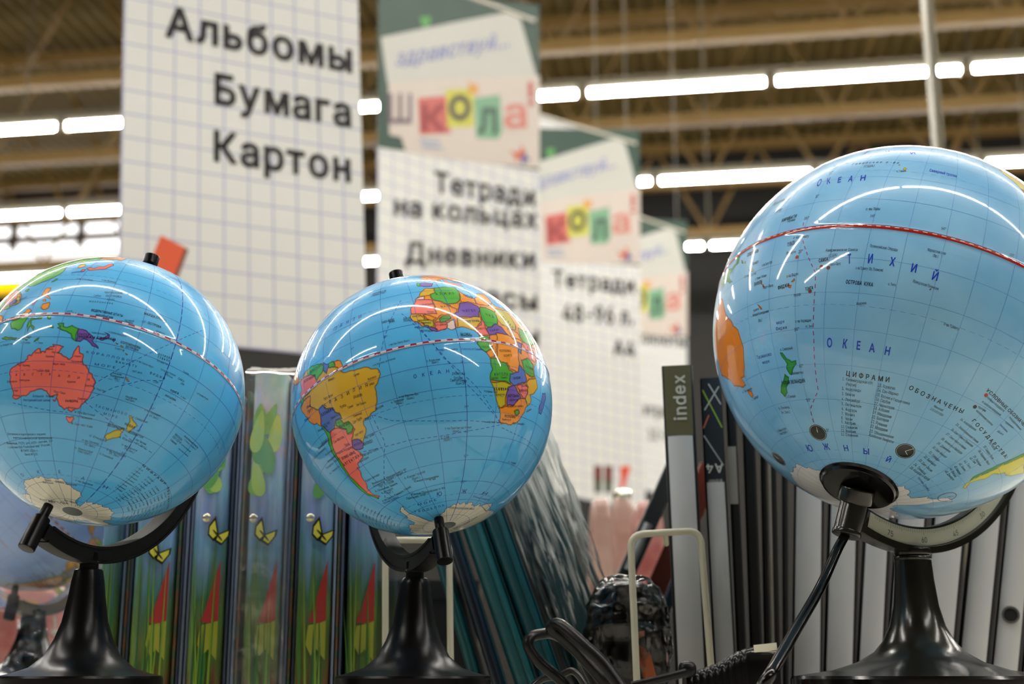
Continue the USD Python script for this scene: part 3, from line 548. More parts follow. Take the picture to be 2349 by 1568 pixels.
SOUTH_AMERICA_LANDS=[
('G','-71.6,6.2 -71.1,11.1 -62.9,9.5 -59.7,6.4 -60.9,3.8 -64.3,2.4 -66,0.2 -69.6,3.8'),
('R','-81.3,9.6 -72.4,7.5 -66,4.2 -65.4,-0.1 -72.3,-1 -81.1,1.7'),
('B','-60.4,8.7 -56.6,6 -57.4,3.9 -58.8,1.7 -60.6,4.1'),
('G','-57.4,3.9 -56.6,5.8 -53.9,5.3 -53.8,2.6 -56.1,3.2'),
('O','-54,5.4 -50.8,4.5 -49.6,1.1 -51.7,0.1 -53.8,2.6'),
('G','-82.3,1.9 -77.2,0.4 -77.1,-3 -80.3,-4 -81.5,-2.1'),
('O','-78.3,-2.4 -75.2,-1.8 -71.2,-2.5 -73.2,-6.3 -68.1,-10.5 -68.3,-12.6 -68.5,-14.7 -70.6,-17.2 -75.9,-13.5 -82.3,-3.4'),
('B','-68.1,-10.5 -65,-9.7 -64,-11.8 -59.9,-13.5 -59.6,-15.3 -57.6,-16.7 -57.5,-19.2 -60.9,-18.6 -63.2,-21 -67.1,-21.6 -68.6,-19 -70.1,-16.1 -68.6,-13.8'),
('R','-67,-21.5 -63.8,-21.1 -57.7,-24 -57.9,-26 -55.7,-26.3 -53.9,-24.4 -53.4,-25.5 -57,-28.3 -58.1,-29.6 -59.1,-32.3 -53.2,-35 -60.2,-42.2 -65,-43.9 -67,-48.5 -68.7,-52.6 -66.6,-55 -69.2,-55.6 -71.5,-52.7 -73.6,-50.6 -72.8,-46.1 -72.9,-40.1 -71.8,-36.5 -71.2,-30.9 -70.1,-27.2 -67.8,-22.9'),
('G','-60.9,-18.6 -58.5,-18.7 -57.7,-21.2 -55,-21.5 -53.7,-24.3 -55.5,-25.9 -58.2,-25.7 -57.6,-23.8 -60.2,-22.3 -62.1,-20.3'),
('V','-57.5,-29 -53.7,-30.1 -52.3,-32.7 -54.5,-34.3 -57.6,-33.6 -59.3,-31.8'),
('G','-70.1,-16.5 -68.6,-19 -67,-21.6 -67.8,-22.9 -70.1,-27.2 -71.2,-30.9 -71.8,-36.5 -72.9,-40.1 -72.8,-46.1 -73.6,-50.6 -71.5,-52.7 -69.3,-55.4 -72.2,-55.7 -76.4,-50.7 -75.3,-38.5 -72.9,-25.1 -71.4,-20.3'),
]
ASIA='144.8,55.4 146.5,49.6 145.3,43.1 143.3,44.4 139.7,42.9 135.1,40.6 130.1,38.1 128,36.7 123.5,35.5 121,33.1 122.7,29.4 123.5,27.2 123.1,24.5 121.5,22.5 119,20.9 115.8,19.3 114.2,18.4 110.5,18.2 109.2,19.4 105.6,19.6 105,17.9 110,12.3 111.3,8.5 107.8,7.8 106.3,7 102.3,7.3 100.9,6 98.4,8.8 93.8,16.9 91.8,25.1 100.8,26.8 106.1,35.1 111.1,43.6 124,50.2 135.8,53.8'
ASIA_LANDS=[
('O','135.2,38.9 134.3,42.1 133.1,50.8 146.9,55.6 149.3,45.1'),
('R','105,17.9 102,19.1 98.5,17.2 99.7,10.9 101.8,6.8 103.3,9.2 104.9,11.3 107.6,12.7 106.3,15.6'),
('O','105.1,16 104.7,18.2 110.5,12.2 111.9,8 109.5,8.3 109.5,10.9'),
('L','106.9,12.5 108.3,12.9 110.8,9.4 108,7.6 106.7,8.4 109,9.9'),
('V','104.2,10.3 106.9,11.3 108.7,10.4 108.8,8.8 105.5,7.7'),
]
AUSTRALIA='114.4,-23.4 114.9,-22.3 116.2,-21.5 119.3,-20.4 122.1,-19.7 123.1,-18.9 123.1,-17.7 124,-17.3 124.9,-17.6 125.3,-16.6 126.2,-15.7 127.1,-15.1 128.4,-14.9 129.1,-16.3 129.9,-16 130.8,-16.5 131,-15.1 132.5,-14.1 134.2,-14 133.4,-13.1 134.8,-13.3 136.5,-13.4 138.1,-13.9 137.3,-14.7 136.8,-16 136.4,-16.5 137.9,-16.8 139.1,-17.8 140.3,-18.1 141.4,-18.7 142.4,-17.4 142.5,-15.5 143.2,-13.7 143.8,-12.8 144.7,-14.7 145,-15.7 146.3,-15.9 146.6,-18 147.4,-20 148.7,-20.3 150,-21.7 150.5,-22.8 151.7,-23 153.3,-25.2 153.8,-25.8 153.6,-27.3 153.8,-29.1 153.2,-30.8 152.8,-32 151.8,-33.6 150.8,-34.9 149.7,-36.2 149.1,-37.2 147.5,-37.4 146.5,-38.3 145.8,-39 144.2,-38.3 143.9,-37.6 142.2,-38.4 141,-37.5 139.5,-36.9 138.8,-35.4 138.4,-34.5 137.8,-34.6 138.1,-33.6 138.4,-32.7 137.2,-33.2 136.1,-33.7 134.8,-34 134.4,-33.1 133.2,-31.8 131.5,-31.2 130.1,-30.9 128.7,-31.1 126.9,-31.8 125.2,-32 124.2,-32.9 122.9,-33.5 121.4,-33.2 119.4,-33.7 118,-34.3 116,-34 115.2,-33.1 115.9,-32.3 115.6,-30.6 115,-28.7 114.5,-26.8 114.9,-25.3 114.2,-24'
ISLANDS=[
('R','143.4,-40.7 145.2,-41 147.2,-40.4 147.6,-41.4 146.9,-42.6 146.1,-43.2 144.9,-43.1 143.8,-42'),
('R','136.4,-35 137.9,-35 137.4,-35.6'),
('L','172.4,-34.6 173.1,-34.3 175.1,-35.8 178.2,-37.2 177.1,-38.6 176,-40.7 174.2,-40.7 173.6,-38.7 173.9,-36.7'),
('L','165.2,-45.8 165.7,-44.2 168.8,-42 172.4,-39.8 173.4,-40.5 172.4,-42.5 173,-43.8 169.4,-45.3 167.1,-46.8'),
('Y','128.7,30.1 128.4,33.1 130.2,34.3 132,32.2 131.3,30.4 129.5,29.4'),
('R','133.9,28.8 134.9,30.6 137.5,29.8 138.6,31.8 141,32.3 142.1,35.5 143.6,36.9 144.8,35.1 143.6,32.3 142.6,29.8 140.2,29.3 138.1,28.3 135.9,27.5'),
('R','132.2,26.7 132.2,28.5 133.7,28.4 133.7,26.9 133,25.9'),
('G','122,18.6 122.8,20.9 123.9,21.2 123.6,19.3'),
('G','109.9,15.6 110,16.7 111.8,16.4 112,14.8'),
('O','121.1,10.7 121.4,14.7 123.9,14.8 124.1,13.1 123.9,11.5 124.6,9.9 126.6,7.9 124.3,9 122.1,9.8'),
('O','123,7.8 124.1,8.1 124.8,6.9 123.6,7'),
('O','123.6,3.7 123.8,5.6 125.3,5.8 126.6,6.3 127.3,5 127.3,3.3 125.6,2.4'),
('R','118.5,5.6 120.3,7.8 120.6,7.6 119.3,5.3'),
('O','110.8,0.4 115.6,1.3 118.3,3.9 120,2.6 118.7,1.1 115.3,-0.6 112,-0.9'),
('G','110.7,-2.2 112,-0.9 116.3,-0.4 118.7,1.1 119.4,-0.9 118.2,-3.2 117.6,-5.6 115.8,-6.2 112.3,-4.8'),
('G','120.7,-2 121.3,-1.1 124.2,-1.5 126.1,-1 125.8,-2 123.4,-2 121.4,-2.4 122,-4.3 123.5,-5.3 123.7,-7.1 121.8,-4.9 121.3,-6 121.1,-7.8 120.2,-4.7'),
('G','128.2,-1.3 129.1,-0.3 129.9,-2.2 128.8,-2.2'),
('G','129.6,-5.3 131.5,-5.2 132.2,-6.2 130.1,-5.9'),
('G','133.7,-6.1 134.8,-5.6 133.3,-4.3 135.9,-3.9 136,-5.4 137.7,-5.6 139.3,-4.5 142.2,-5.7 142.4,-11.2 140.6,-10.2 139.7,-8.3 137.6,-7.4 135.6,-6.9'),
('V','142.2,-5.7 145.2,-6.1 147,-7.3 149.1,-8.9 148.5,-9.9 151.4,-12.1 151.6,-12.7 149,-12.1 145.2,-9.6 144.1,-11.2 142.4,-11.2'),
('V','149.7,-8.7 151.2,-8.5 153.2,-7.1 154,-6.5 153.1,-5.8 152.2,-5.6 154.3,-6.1 154.5,-7.1 153.3,-8.3 151.9,-9.2'),
('V','155.7,-7.7 157.1,-7.6 156.6,-8.7'),
('Y','157.4,-8.8 158.4,-9 158.2,-9.4'),
('Y','159.4,-9.4 160.6,-9.5 160.5,-10.1'),
('Y','160.8,-10.9 161.4,-10.8 161.2,-11.5'),
('Y','162.1,-11.9 163.1,-12.2 162.8,-12.5'),
('Y','165,-21.1 165.4,-21 167,-22.1 166.5,-22.4'),
('G','108.1,-8.1 110.3,-7.9 116.3,-9.5 115.8,-10.4 112.9,-9.5 108.6,-8.7'),
('G','117.5,-10.1 118.7,-9.8 120.4,-10.1 119.8,-10.5'),
('G','120.9,-9.9 122.1,-9.6 123.4,-9.8 122.6,-10.4'),
('G','120.5,-10.6 121.9,-10.9 121.6,-11.3'),
('G','125,-12.1 125.5,-11.1 127.1,-10.3 126.7,-11.3'),
('O','101.2,4.9 104.2,3.2 104.9,1.3 104.1,-0.4 101.3,2.5'),
('B','47,-15.9 50.6,-14.7 51.6,-17.1 49.7,-21.8 48.1,-25.2 45.7,-25.2 45.1,-22.3 46.4,-19.2'),
]
EUROPE=[
('O','-6.7,45.5 1.9,47.3 7.7,43.4 0.2,39.8 -4.2,42'),
('O','-4.1,42.3 -0.9,41.3 4.4,42.1 4.8,40.6 -0.3,38.5'),
('V','-8.3,38.2 -1.4,37.3 -3.1,34 -7.3,34 -8.8,35.4'),
('G','-10.1,38.6 -8.3,38.2 -9,34.6 -10.4,35.2'),
('R','6.8,44.1 8.9,39.1 13.3,38.1 15.6,35.8 11,36.4 6.2,37.5'),
]
LARGE_LANDS=[
('O','142,-10.7 143.5,-12.2 144.7,-14.6 146.3,-17.9 149.8,-21.2 151.4,-23.6 153.7,-25.3 154.4,-29 154.8,-31 153.8,-33.2 152.2,-36 149.5,-38.9 147,-38.6 148.1,-41.2 144,-40.8 138.3,-38.7 137.5,-36.7 132.6,-33.5 128.9,-31.7 129.5,-27.3 129.5,-21.9 131.4,-17.5 134.7,-15.1 139.4,-10.9'),
('O','147.5,-42.7 150.4,-43.4 149.7,-44.9 148.4,-45.5 147.2,-43.6'),
('G','172.4,-35.8 173.5,-36 174.9,-37.8 176.8,-38.8 178.7,-38.6 178.7,-39.6 176.6,-41.2 175.6,-42.6 174.7,-42.3 173.8,-40.4 174.6,-39.3 173.1,-37.3'),
('G','172.4,-41.9 174,-43.1 173.1,-44.8 171.6,-45.6 171,-47.4 168.6,-48.4 167.5,-47 168.7,-45.3 171,-43.7'),
('G','140.6,-6.8 139.3,-2.5 142.3,-0.7 147.9,-3.2 150.8,-2.4 150.8,0.1 152.7,-1 152.7,-3.4 149.1,-4.2 146.9,-5.4 150.6,-8.8 148.8,-8.8 143.5,-5.9 142.4,-7.3'),
('G','154.2,-2.8 155.2,-3.6 156.1,-4.9 155.1,-4.4'),
('L','156.7,-4.3 157.3,-4.6 157.6,-5.4 156.9,-5.1'),
('L','161.3,-8.5 162.2,-8.9 162.2,-9.6 161.4,-9.3'),
('L','159.9,-7.7 160.5,-8.1 160.5,-8.6 160,-8.3'),
('O','166.2,-13.8 166.9,-14.1 166.9,-14.9 166.4,-14.6'),
('O','167.1,-14.8 167.7,-15.3 168,-16.1 167.3,-15.8'),
('O','179.4,-15.3 179.6,-15.9 178.9,-16.4 178.3,-16.2'),
('O','177.3,-17 178.5,-17.2 178.3,-18 177.5,-17.8'),
('O','164.9,-20.5 166.5,-21.6 167,-22.4 166.3,-22.3'),
('O','-140.8,-15.5 -140.7,-15.9 -141.1,-16'),
('L','-156.4,24.8 -156.1,25.6 -155.4,25 -155.4,24.1 -156,24'),
('L','-158.3,27.2 -157.9,27.1 -157.9,26.6 -158.2,26.7'),
('L','-76.3,-61 -78.9,-60.1 -80.2,-58.6 -81.6,-56.6 -81.2,-54.6 -80.1,-51.4 -79.8,-48.1 -76.5,-42 -61.3,-42.6 -65.1,-45.9 -69.8,-48.7 -72.9,-48.9 -74,-50.7 -76.9,-52 -75.8,-54.2 -78,-56.7 -78.8,-58.6 -74.3,-60.6'),
('G','-80.8,-58.3 -83,-56.9 -82.5,-53.5 -82.3,-52.3 -81.8,-49.8 -80.7,-47.9 -79.3,-45.1 -77.4,-41.8 -75.6,-42.1 -78.9,-48.2 -80.5,-54.7 -80.7,-56.9'),
('W','126.5,-68.9 137.8,-68.6 146.4,-68.3 153.7,-68.7 158.9,-68.8 162.8,-69.9 165.6,-70.7 170.8,-70.6 174.8,-72 -177.7,-76.3 -152.1,-80.6 -127.6,-76.4 -119.6,-74 -105.6,-75 -99.5,-77.2 -88.5,-75.3 -82.9,-71.5 -69.9,-69.4 -76.7,-72.5 -81.4,-78.7 -85.2,-79.7 -21.3,-79 7,-80 40.6,-78.4 55.4,-69.3 75.4,-68.5 96.6,-70 111,-69.3'),
]
DATE_LINE='179,2.7 179.4,-1.5 -179.6,-3.9 -176.5,-9.9 -173.7,-14.4 -173.4,-18.9 -173.5,-24.6 -173.7,-30.6 -173.5,-32.2 -173.7,-37.9 -173.9,-43.6 -173.8,-47.5 -176.3,-49.9 -179.9,-53.1 179.8,-55.6 179.3,-58.2'
CLOCKS=[(179.8, -60.5), (-128.4, -61.7), (125.8, -63.0), (-70.0, -66.0)]
SMALL_LABELS='''ФЕДЕРАТИВНЫЕ ШТАТЫ|144.7|2.8|157.0|3.0|1.07|K
МИКРОНЕЗИЯ|147.0|0.8|153.7|1.0|1.04|K
П А Л А У|135.2|0.2|140.8|0.5|0.85|k
Корор|135.5|1.4|137.7|1.6|0.71|k
МАРШАЛЛОВЫ|164.6|7.2|173.9|7.4|1.15|K
ОСТРОВА|167.0|3.4|172.6|3.6|1.03|K
МАДЖУРО|171.0|1.2|174.6|1.2|0.84|k
160°|164.8|2.9|166.3|3.5|1.03|b
ПАЛИКИР|158.3|1.4|161.9|2.1|0.78|k
о-ва Сенявина|156.3|0.7|161.5|1.1|0.78|k
СОЛОМОНОВЫ|159.1|-8.4|167.1|-8.4|0.94|K
ОСТРОВА|161.4|-9.6|166.6|-9.6|0.84|K
ХОНИАРА|157.7|-11.4|160.6|-11.3|0.73|k
П А П У А|142.8|-8.5|146.9|-8.2|0.86|K
НОВАЯ ГВИНЕЯ|143.0|-9.6|157.0|-7.9|0.85|K
о. Новая Британия|146.6|-7.0|153.0|-6.6|0.72|k
о. Новая Ирландия|153.5|-5.2|160.5|-5.3|0.72|k
К О Р А Л Л О В О Е|147.3|-15.3|166.3|-14.6|0.89|b
М О Р Е|151.6|-19.5|160.1|-19.0|0.88|b
О С Т Р О В А|174.5|-8.2|-179.7|-7.5|0.85|K
Т У В А Л У|174.5|-9.4|179.8|-8.9|0.85|K
ФУНАФУТИ|174.7|-10.8|179.4|-10.6|0.79|k
В А Н У А Т У|159.4|-16.6|168.0|-16.1|0.89|k
Новая|159.9|-21.2|163.2|-20.9|0.78|k
Каледония|159.0|-22.3|164.5|-21.8|0.78|k
(Фр.)|160.7|-23.1|163.0|-22.9|0.78|k
ПОРТ-ВИЛА|166.8|-18.3|170.9|-17.8|0.75|k
Ф И Д Ж И|173.6|-16.5|-179.6|-16.4|0.9|k
СУВА|176.4|-19.2|178.6|-18.8|0.79|k
о-ва Санта-Крус|167.1|-13.7|174.3|-13.9|0.73|k
ТОНГА|-175.4|-19.6|-171.2|-19.1|0.89|K
НУКУАЛОФА|-176.6|-22.1|-171.0|-22.0|0.75|K
Норфолк|167.7|-28.5|172.9|-28.0|0.86|k
(Австрал.)|167.9|-29.4|172.4|-29.1|0.78|k
о. Лорд-Хау|154.0|-28.6|158.8|-28.7|0.69|k
САМОА|-174.3|-13.7|-171.2|-13.6|0.84|k
АПИА|-172.3|-14.9|-170.6|-14.8|0.78|k
Острова Уоллис|177.4|-13.5|-175.6|-13.2|0.83|k
и Футуна|179.5|-14.3|-176.7|-14.6|0.83|k
Токелау|-173.4|-10.0|-170.3|-9.9|0.82|k
о. Ниуэ|-169.8|-19.5|-167.1|-19.4|0.77|k
острова Кука|-163.4|-14.7|-156.5|-14.0|0.8|k
М И К Р О Н Е З И Я|142.8|7.1|151.9|7.9|0.82|k
САЙПАН|143.7|10.3|146.5|10.8|0.88|k
МАРИАНСКИЕ|147.4|13.1|154.3|14.6|1.05|k
ОСТРОВА|148.3|11.3|154.5|12.5|1.01|k
(США)|149.2|9.7|152.2|10.2|0.91|k
о-ва Огасавара|133.0|20.1|140.3|19.6|1.07|k
о-ва Волкано|143.8|20.7|150.1|20.4|1.06|k
Южно-Китайское|106.9|8.4|113.8|10.5|1.34|b
ФИЛИППИНСКОЕ|128.7|24.4|134.3|25.9|1.49|b
Порт-Хедленд|118.5|-21.4|124.6|-22.0|0.78|k
Теннант-Крик|127.8|-24.2|133.9|-24.2|0.73|k
Дарвин|131.4|-15.5|134.1|-15.5|0.81|k
Дерби|126.1|-16.9|129.3|-17.0|0.71|k
Бёрктаун|133.7|-16.7|136.7|-16.7|0.7|k
Ларрима|131.2|-18.5|134.7|-18.5|0.79|k
Маунт-Айза|134.8|-21.4|140.0|-21.2|0.83|k
Кернс|143.2|-17.6|146.1|-17.3|0.79|k
Таунсвилл|142.1|-19.8|146.8|-19.4|0.79|k
А|117.5|-25.2|118.4|-25.4|0.95|k
В|121.6|-25.5|122.5|-25.6|0.96|k
С|125.8|-25.6|126.6|-25.7|0.95|k
Т|129.8|-25.7|130.6|-25.8|0.95|k
Р|133.8|-25.7|134.5|-25.7|0.95|k
А|137.8|-25.9|138.7|-25.9|0.95|k
Л|141.9|-25.8|142.9|-25.8|0.95|k
И|146.1|-25.9|147.1|-25.8|0.95|k
Я|150.2|-25.9|151.2|-25.9|0.95|k
Брисбен|149.8|-28.2|153.5|-27.9|0.81|k
Сидней|147.8|-33.6|151.8|-33.3|0.81|k
КАНБЕРРА|142.4|-35.3|148.2|-34.8|0.9|K
Мельбурн|144.0|-37.6|147.4|-37.5|0.82|k
Перт|116.2|-31.2|118.9|-31.4|0.77|k
Олбани|115.6|-33.0|119.4|-33.4|0.73|k
Куналпин|142.1|-27.8|145.7|-27.5|0.77|k
Калгурли|119.7|-27.4|124.8|-27.8|0.77|k
Джералдтон|112.8|-27.2|118.3|-27.8|0.73|k
Порт-Пири|136.6|-32.1|141.9|-32.4|0.85|k
Большой|126.3|-34.0|131.8|-34.1|0.95|b
Австралийский залив|121.1|-35.3|135.1|-35.6|0.9|b
Аделаида|132.9|-33.9|136.9|-33.9|0.86|k
о. Тимор|125.9|-12.8|129.1|-13.0|0.72|k
о. Сумба|119.0|-12.2|123.4|-12.7|0.73|k
о. Рождества|108.2|-11.8|114.8|-12.2|0.88|k
Т А С М А Н О В О|156.1|-35.1|171.2|-34.9|0.95|b
М О Р Е|160.8|-37.3|167.6|-37.2|0.96|b
о. Тасмания|148.8|-40.5|156.3|-40.4|0.88|k
м. Саут-Ист-Кейп|146.5|-43.6|157.6|-43.5|0.89|k
м. Юго-Восточный|147.4|-38.9|157.2|-38.8|0.87|k
ЗЕЛАНДИЯ|164.2|-41.0|173.0|-40.8|1.02|K
НОВАЯ|172.0|-38.6|177.5|-38.7|1.0|K
о. Северный|174.0|-35.0|-178.2|-34.7|0.87|k
ВЕЛЛИНГТОН|175.6|-41.0|-176.1|-40.8|0.88|K
о. Южный|172.3|-44.2|-179.8|-44.2|0.89|k
о. Стюарта|157.0|-47.0|166.8|-47.5|0.91|k
о-ва Окленд|153.6|-49.5|163.5|-49.5|0.93|k
(Н. Зел.)|155.3|-51.0|161.9|-51.2|0.94|k
о. Маккуори|150.0|-53.3|161.6|-53.6|0.96|k
(Австрал.)|152.1|-54.5|161.0|-54.7|0.98|k
о-ва Чатем|179.5|-42.5|-172.6|-42.7|0.88|k
(Н. Зел.)|-178.0|-43.9|-171.3|-44.0|0.84|k
о-ва Баунти|175.5|-46.6|-174.8|-46.6|0.91|k
(Н. Зел.)|177.7|-47.6|-175.4|-47.9|0.86|k
о-ва Антиподов|168.9|-50.7|-178.4|-50.7|0.93|k
(Н. Зел.)|171.1|-51.7|177.9|-51.8|0.9|k
о. Кэмпбелл|165.8|-53.2|175.2|-53.6|0.86|k
о-ва Кермадек|177.8|-30.6|-174.0|-30.1|0.82|k
(Н. Зел.)|-179.1|-31.9|-174.4|-31.7|0.82|k
Составлено и подготовлено к изданию|105.7|-47.2|132.1|-48.9|0.86|k
картографической фабрикой|108.8|-49.2|135.9|-50.4|0.87|k
г. Винница, ГСП, ул. 600-летия, 19|99.3|-50.2|136.1|-51.6|0.92|k
с участием ООО "Глобусный мир" (Россия)|100.8|-52.3|134.1|-53.3|0.93|k
© ГНПП 2004 г.|110.4|-55.1|124.5|-55.9|0.96|k
Заказ № 220|112.2|-56.9|123.2|-57.4|0.97|k
НАСЕЛЕННЫЕ ПУНКТЫ|-157.5|-31.7|-145.2|-31.5|0.62|K
МОСКВА|-162.6|-33.4|-157.0|-33.7|0.87|k
СЕН-ДЕНИ|-162.9|-34.6|-156.3|-34.9|0.87|k
Сидней|-162.8|-36.1|-158.1|-36.3|0.87|k
Столицы государств|-156.1|-32.8|-145.6|-32.5|0.62|k
Центры владений|-155.7|-34.9|-147.5|-34.7|0.62|k
прочие пункты|-155.2|-36.9|-146.4|-36.6|0.61|k
30°|-179.9|-29.2|-178.1|-28.8|0.78|b
40°|179.0|-39.2|-178.9|-38.8|0.8|b
50°|177.8|-49.9|-179.0|-49.7|0.84|b
О|93.0|-64.9|96.5|-65.4|1.56|b
К|114.9|-65.6|117.9|-65.8|1.52|b
Е|137.1|-65.7|139.6|-65.7|1.57|b
А|158.8|-66.9|162.2|-67.0|1.61|b
Н|-178.0|-67.6|-172.9|-67.4|1.62|b
о-ва Баллени|153.7|-68.4|172.5|-68.6|0.96|k
АНТАРКТИДА|72.4|-76.6|140.9|-83.7|1.28|k
Земля|117.8|-69.5|126.0|-70.0|1.08|k
Виктории|114.0|-70.6|127.3|-71.4|1.1|k
Дюмон-Дюрвиль|130.6|-70.3|156.5|-71.1|1.13|k
Мак-Мердо|129.7|-81.5|165.7|-82.1|1.24|k
О|-21.5|-13.8|-20.1|-14.0|1.56|b
К|-17.8|-13.9|-16.6|-13.9|1.56|b
Е|-14.5|-13.8|-13.3|-13.8|1.56|b
А|-11.3|-13.8|-9.8|-13.8|1.57|b
Н|-7.8|-13.8|-6.5|-13.9|1.57|b
П|-54.9|21.7|-53.2|21.3|2.07|b
А|-51.1|21.7|-49.6|21.5|2.12|b
Н|-47.6|21.5|-46.2|21.3|2.12|b
Т|-43.9|21.5|-42.5|21.4|2.14|b
И|-40.9|21.7|-39.4|21.6|2.12|b
ДЖЕЙМСТАУН|-5.4|-14.7|0.2|-15.1|0.98|k
Остров|-4.9|-16.6|-1.0|-16.8|1.07|k
Святой Елены|-6.6|-17.4|0.7|-17.9|1.07|k
(Брит.)|-4.4|-18.8|-1.0|-19.0|0.97|k
о. Вознесения|-14.8|-8.1|-9.4|-8.2|0.91|k
(Брит.)|-13.0|-9.2|-10.3|-9.2|0.91|k
о. Тринидади|-33.0|-21.4|-27.4|-21.5|0.95|k
(Браз.)|-31.2|-22.4|-28.0|-22.7|0.9|k
о-ва Мартин-Вас|-29.2|-20.2|-20.6|-20.7|0.95|k
(Браз.)|-26.2|-21.7|-22.9|-21.8|0.9|k
КАБО-ВЕРДЕ|-30.1|14.2|-24.6|14.1|1.14|K
ПРАЯ|-26.8|13.1|-24.5|13.2|0.99|k
К западу от Гринвича      К востоку от Гринвича|-10.4|-4.1|10.1|-4.5|0.96|b
ДАКАР|-20.9|13.4|-17.7|13.1|1.12|k
БАНЖУЛ|-20.8|12.3|-17.6|11.9|1.03|k
ФРИТАУН|-17.0|8.0|-13.5|7.0|0.96|k
МОНРОВИЯ|-14.7|5.8|-10.2|4.8|0.94|k
САН-ТОМЕ И|1.2|2.6|5.6|2.6|0.93|K
ПРИНСИПИ|1.2|1.7|6.3|1.8|0.92|K
Уолфиш-Бей|8.5|-22.2|15.3|-22.2|0.92|k
о-ва Сан-Паулу (Браз.)|-28.6|2.3|-20.0|2.3|0.84|k
30°|-30.3|6.8|-28.7|6.6|0.99|b
45°|-45.1|6.6|-43.6|6.4|0.99|b
10°|-1.0|-9.9|0.6|-10.0|0.86|b
20°|-1.1|-18.9|0.5|-18.9|0.87|b
30°|-1.3|-28.3|0.8|-28.4|0.86|b
о. Мадейра (Порт.)|-35.4|34.6|-27.0|34.5|1.71|k
Азорские о-ва|-34.9|36.6|-27.0|35.9|1.8|k
о-ва Фернанду-ди-Норонья|-36.7|-4.4|-27.0|-4.2|0.78|k
о-ва Тристан-да-Кунья|-11.5|-36.2|2.2|-36.7|0.92|k
(Брит.)|-7.7|-37.9|-3.4|-38.0|0.93|k
о. Гоф|-14.1|-39.8|-9.7|-39.9|1.08|k
(Брит.)|-12.8|-41.0|-8.5|-41.1|0.99|k
40°|-1.4|-38.4|1.2|-38.5|1.07|b
50°|-1.4|-48.7|1.6|-48.8|1.04|b
60°|-1.6|-60.7|3.2|-61.0|1.17|b
Ю|-24.1|-65.8|-18.8|-66.2|2.25|b
Ж|1.2|-66.5|7.2|-66.5|2.22|b
Н|26.2|-66.6|33.9|-66.6|1.73|b
о. Буве|33.5|-49.6|41.9|-49.2|0.82|k
о. Огненная Земля|-67.1|-52.4|-48.3|-53.9|1.05|k
о. Эстадос|-64.2|-54.6|-53.5|-55.1|1.05|k
(Арг.)|-61.7|-55.7|-55.8|-56.4|1.05|k
о-ва Диего-Рамирес (Чили)|-70.4|-57.7|-40.7|-57.6|1.07|k
Фолклендские (Мальвинские) о-ва|-64.0|-49.0|-37.7|-49.1|0.99|k
(спорн. Брит.-Арг.)|-64.9|-50.2|-38.5|-50.1|0.94|k
ПОРТ-СТЭНЛИ|-61.7|-51.6|-49.6|-52.4|1.09|k
о. Южная Георгия|-41.8|-53.0|-26.9|-52.8|1.09|k
(Брит.)|-37.5|-54.5|-31.4|-54.7|1.07|k
Южные Сандвичевы|-36.8|-55.9|-18.6|-56.3|1.09|k
о-ва|-25.8|-57.2|-21.3|-57.2|1.11|k
Южные Оркнейские о-ва|-45.0|-61.5|-15.1|-62.6|1.26|k
Оркадас (Арг.)|-51.5|-62.5|-30.4|-63.6|1.22|k
Пуэрто-Десеадо|-66.3|-46.5|-54.9|-46.8|0.91|k
пролив Дрейка|-72.0|-58.8|-55.6|-59.9|1.06|b
М О Р Е|-47.4|-68.0|-24.9|-68.4|1.26|b
У Э Д Д Е Л Л А|-58.9|-70.7|-17.1|-72.8|1.4|b
ЗЕМЛЯ КОРОЛЕВЫ МОД|-11.0|-74.8|38.4|-75.2|1.21|k
Южный полярный|17.6|-68.4|46.8|-68.2|0.85|b
Земля Эндерби|44.9|-72.4|72.1|-72.1|0.66|k
А Л Ж И Р|-3.6|26.1|6.0|26.4|1.91|k
МАВРИТАНИЯ|-13.4|19.4|-6.2|19.6|1.27|k
Нуакшот|-10.3|15.3|-7.3|14.9|1.06|k
М А Л И|-3.6|17.4|1.1|17.8|1.35|k
Н И Г Е Р|5.7|14.7|12.3|15.4|1.44|k
НИГЕРИЯ|5.3|8.6|12.0|9.6|1.26|k
Ч А Д|16.8|13.7|21.1|13.4|1.67|k
С У Д А Н|25.8|14.6|30.2|9.6|2.48|k
КОТ-ДИВУАР|-8.3|7.6|-3.6|7.5|1.03|k
ГВИНЕЯ|-14.0|9.4|-9.9|9.0|1.05|k
СЕНЕГАЛ|-17.0|13.8|-13.3|13.3|1.01|k
БУРКИНА|-5.3|10.6|-0.8|10.8|0.97|k
ЛИБИЯ|9.9|25.6|14.8|24.5|2.1|k
КАМЕРУН|9.3|5.2|13.8|5.9|1.0|k
ЦАР|15.8|5.2|21.0|6.3|0.99|k
РЕСПУБЛИКА|18.3|-4.4|24.9|-3.3|1.09|k
КОНГО|20.3|-6.3|25.0|-5.3|1.06|k
ГАБОН|9.4|-3.4|13.2|-3.1|0.92|k
А Н Г О Л А|14.0|-15.2|21.5|-14.3|1.26|k
Бенгела|12.4|-16.6|16.0|-16.3|0.83|k
Уамбо|17.6|-16.0|20.9|-15.6|0.84|k
Н А М И Б И Я|13.5|-21.3|21.5|-20.5|1.15|K
Виндхук|14.6|-23.3|19.6|-22.8|0.98|k
БОТСВАНА|21.6|-23.2|28.3|-22.3|1.07|K
ГАБОРОНЕ|22.1|-24.9|28.1|-24.0|0.9|k
ЗАМБИЯ|24.4|-15.5|29.1|-14.4|1.09|k
ЗИМБАБВЕ|28.3|-20.1|34.1|-18.7|1.0|k
ХАРАРЕ|29.5|-17.8|33.6|-16.7|0.75|k
ТАНЗАНИЯ|32.8|-8.3|38.8|-8.5|1.19|k
КЕНИЯ|37.0|1.4|42.7|0.8|1.55|k
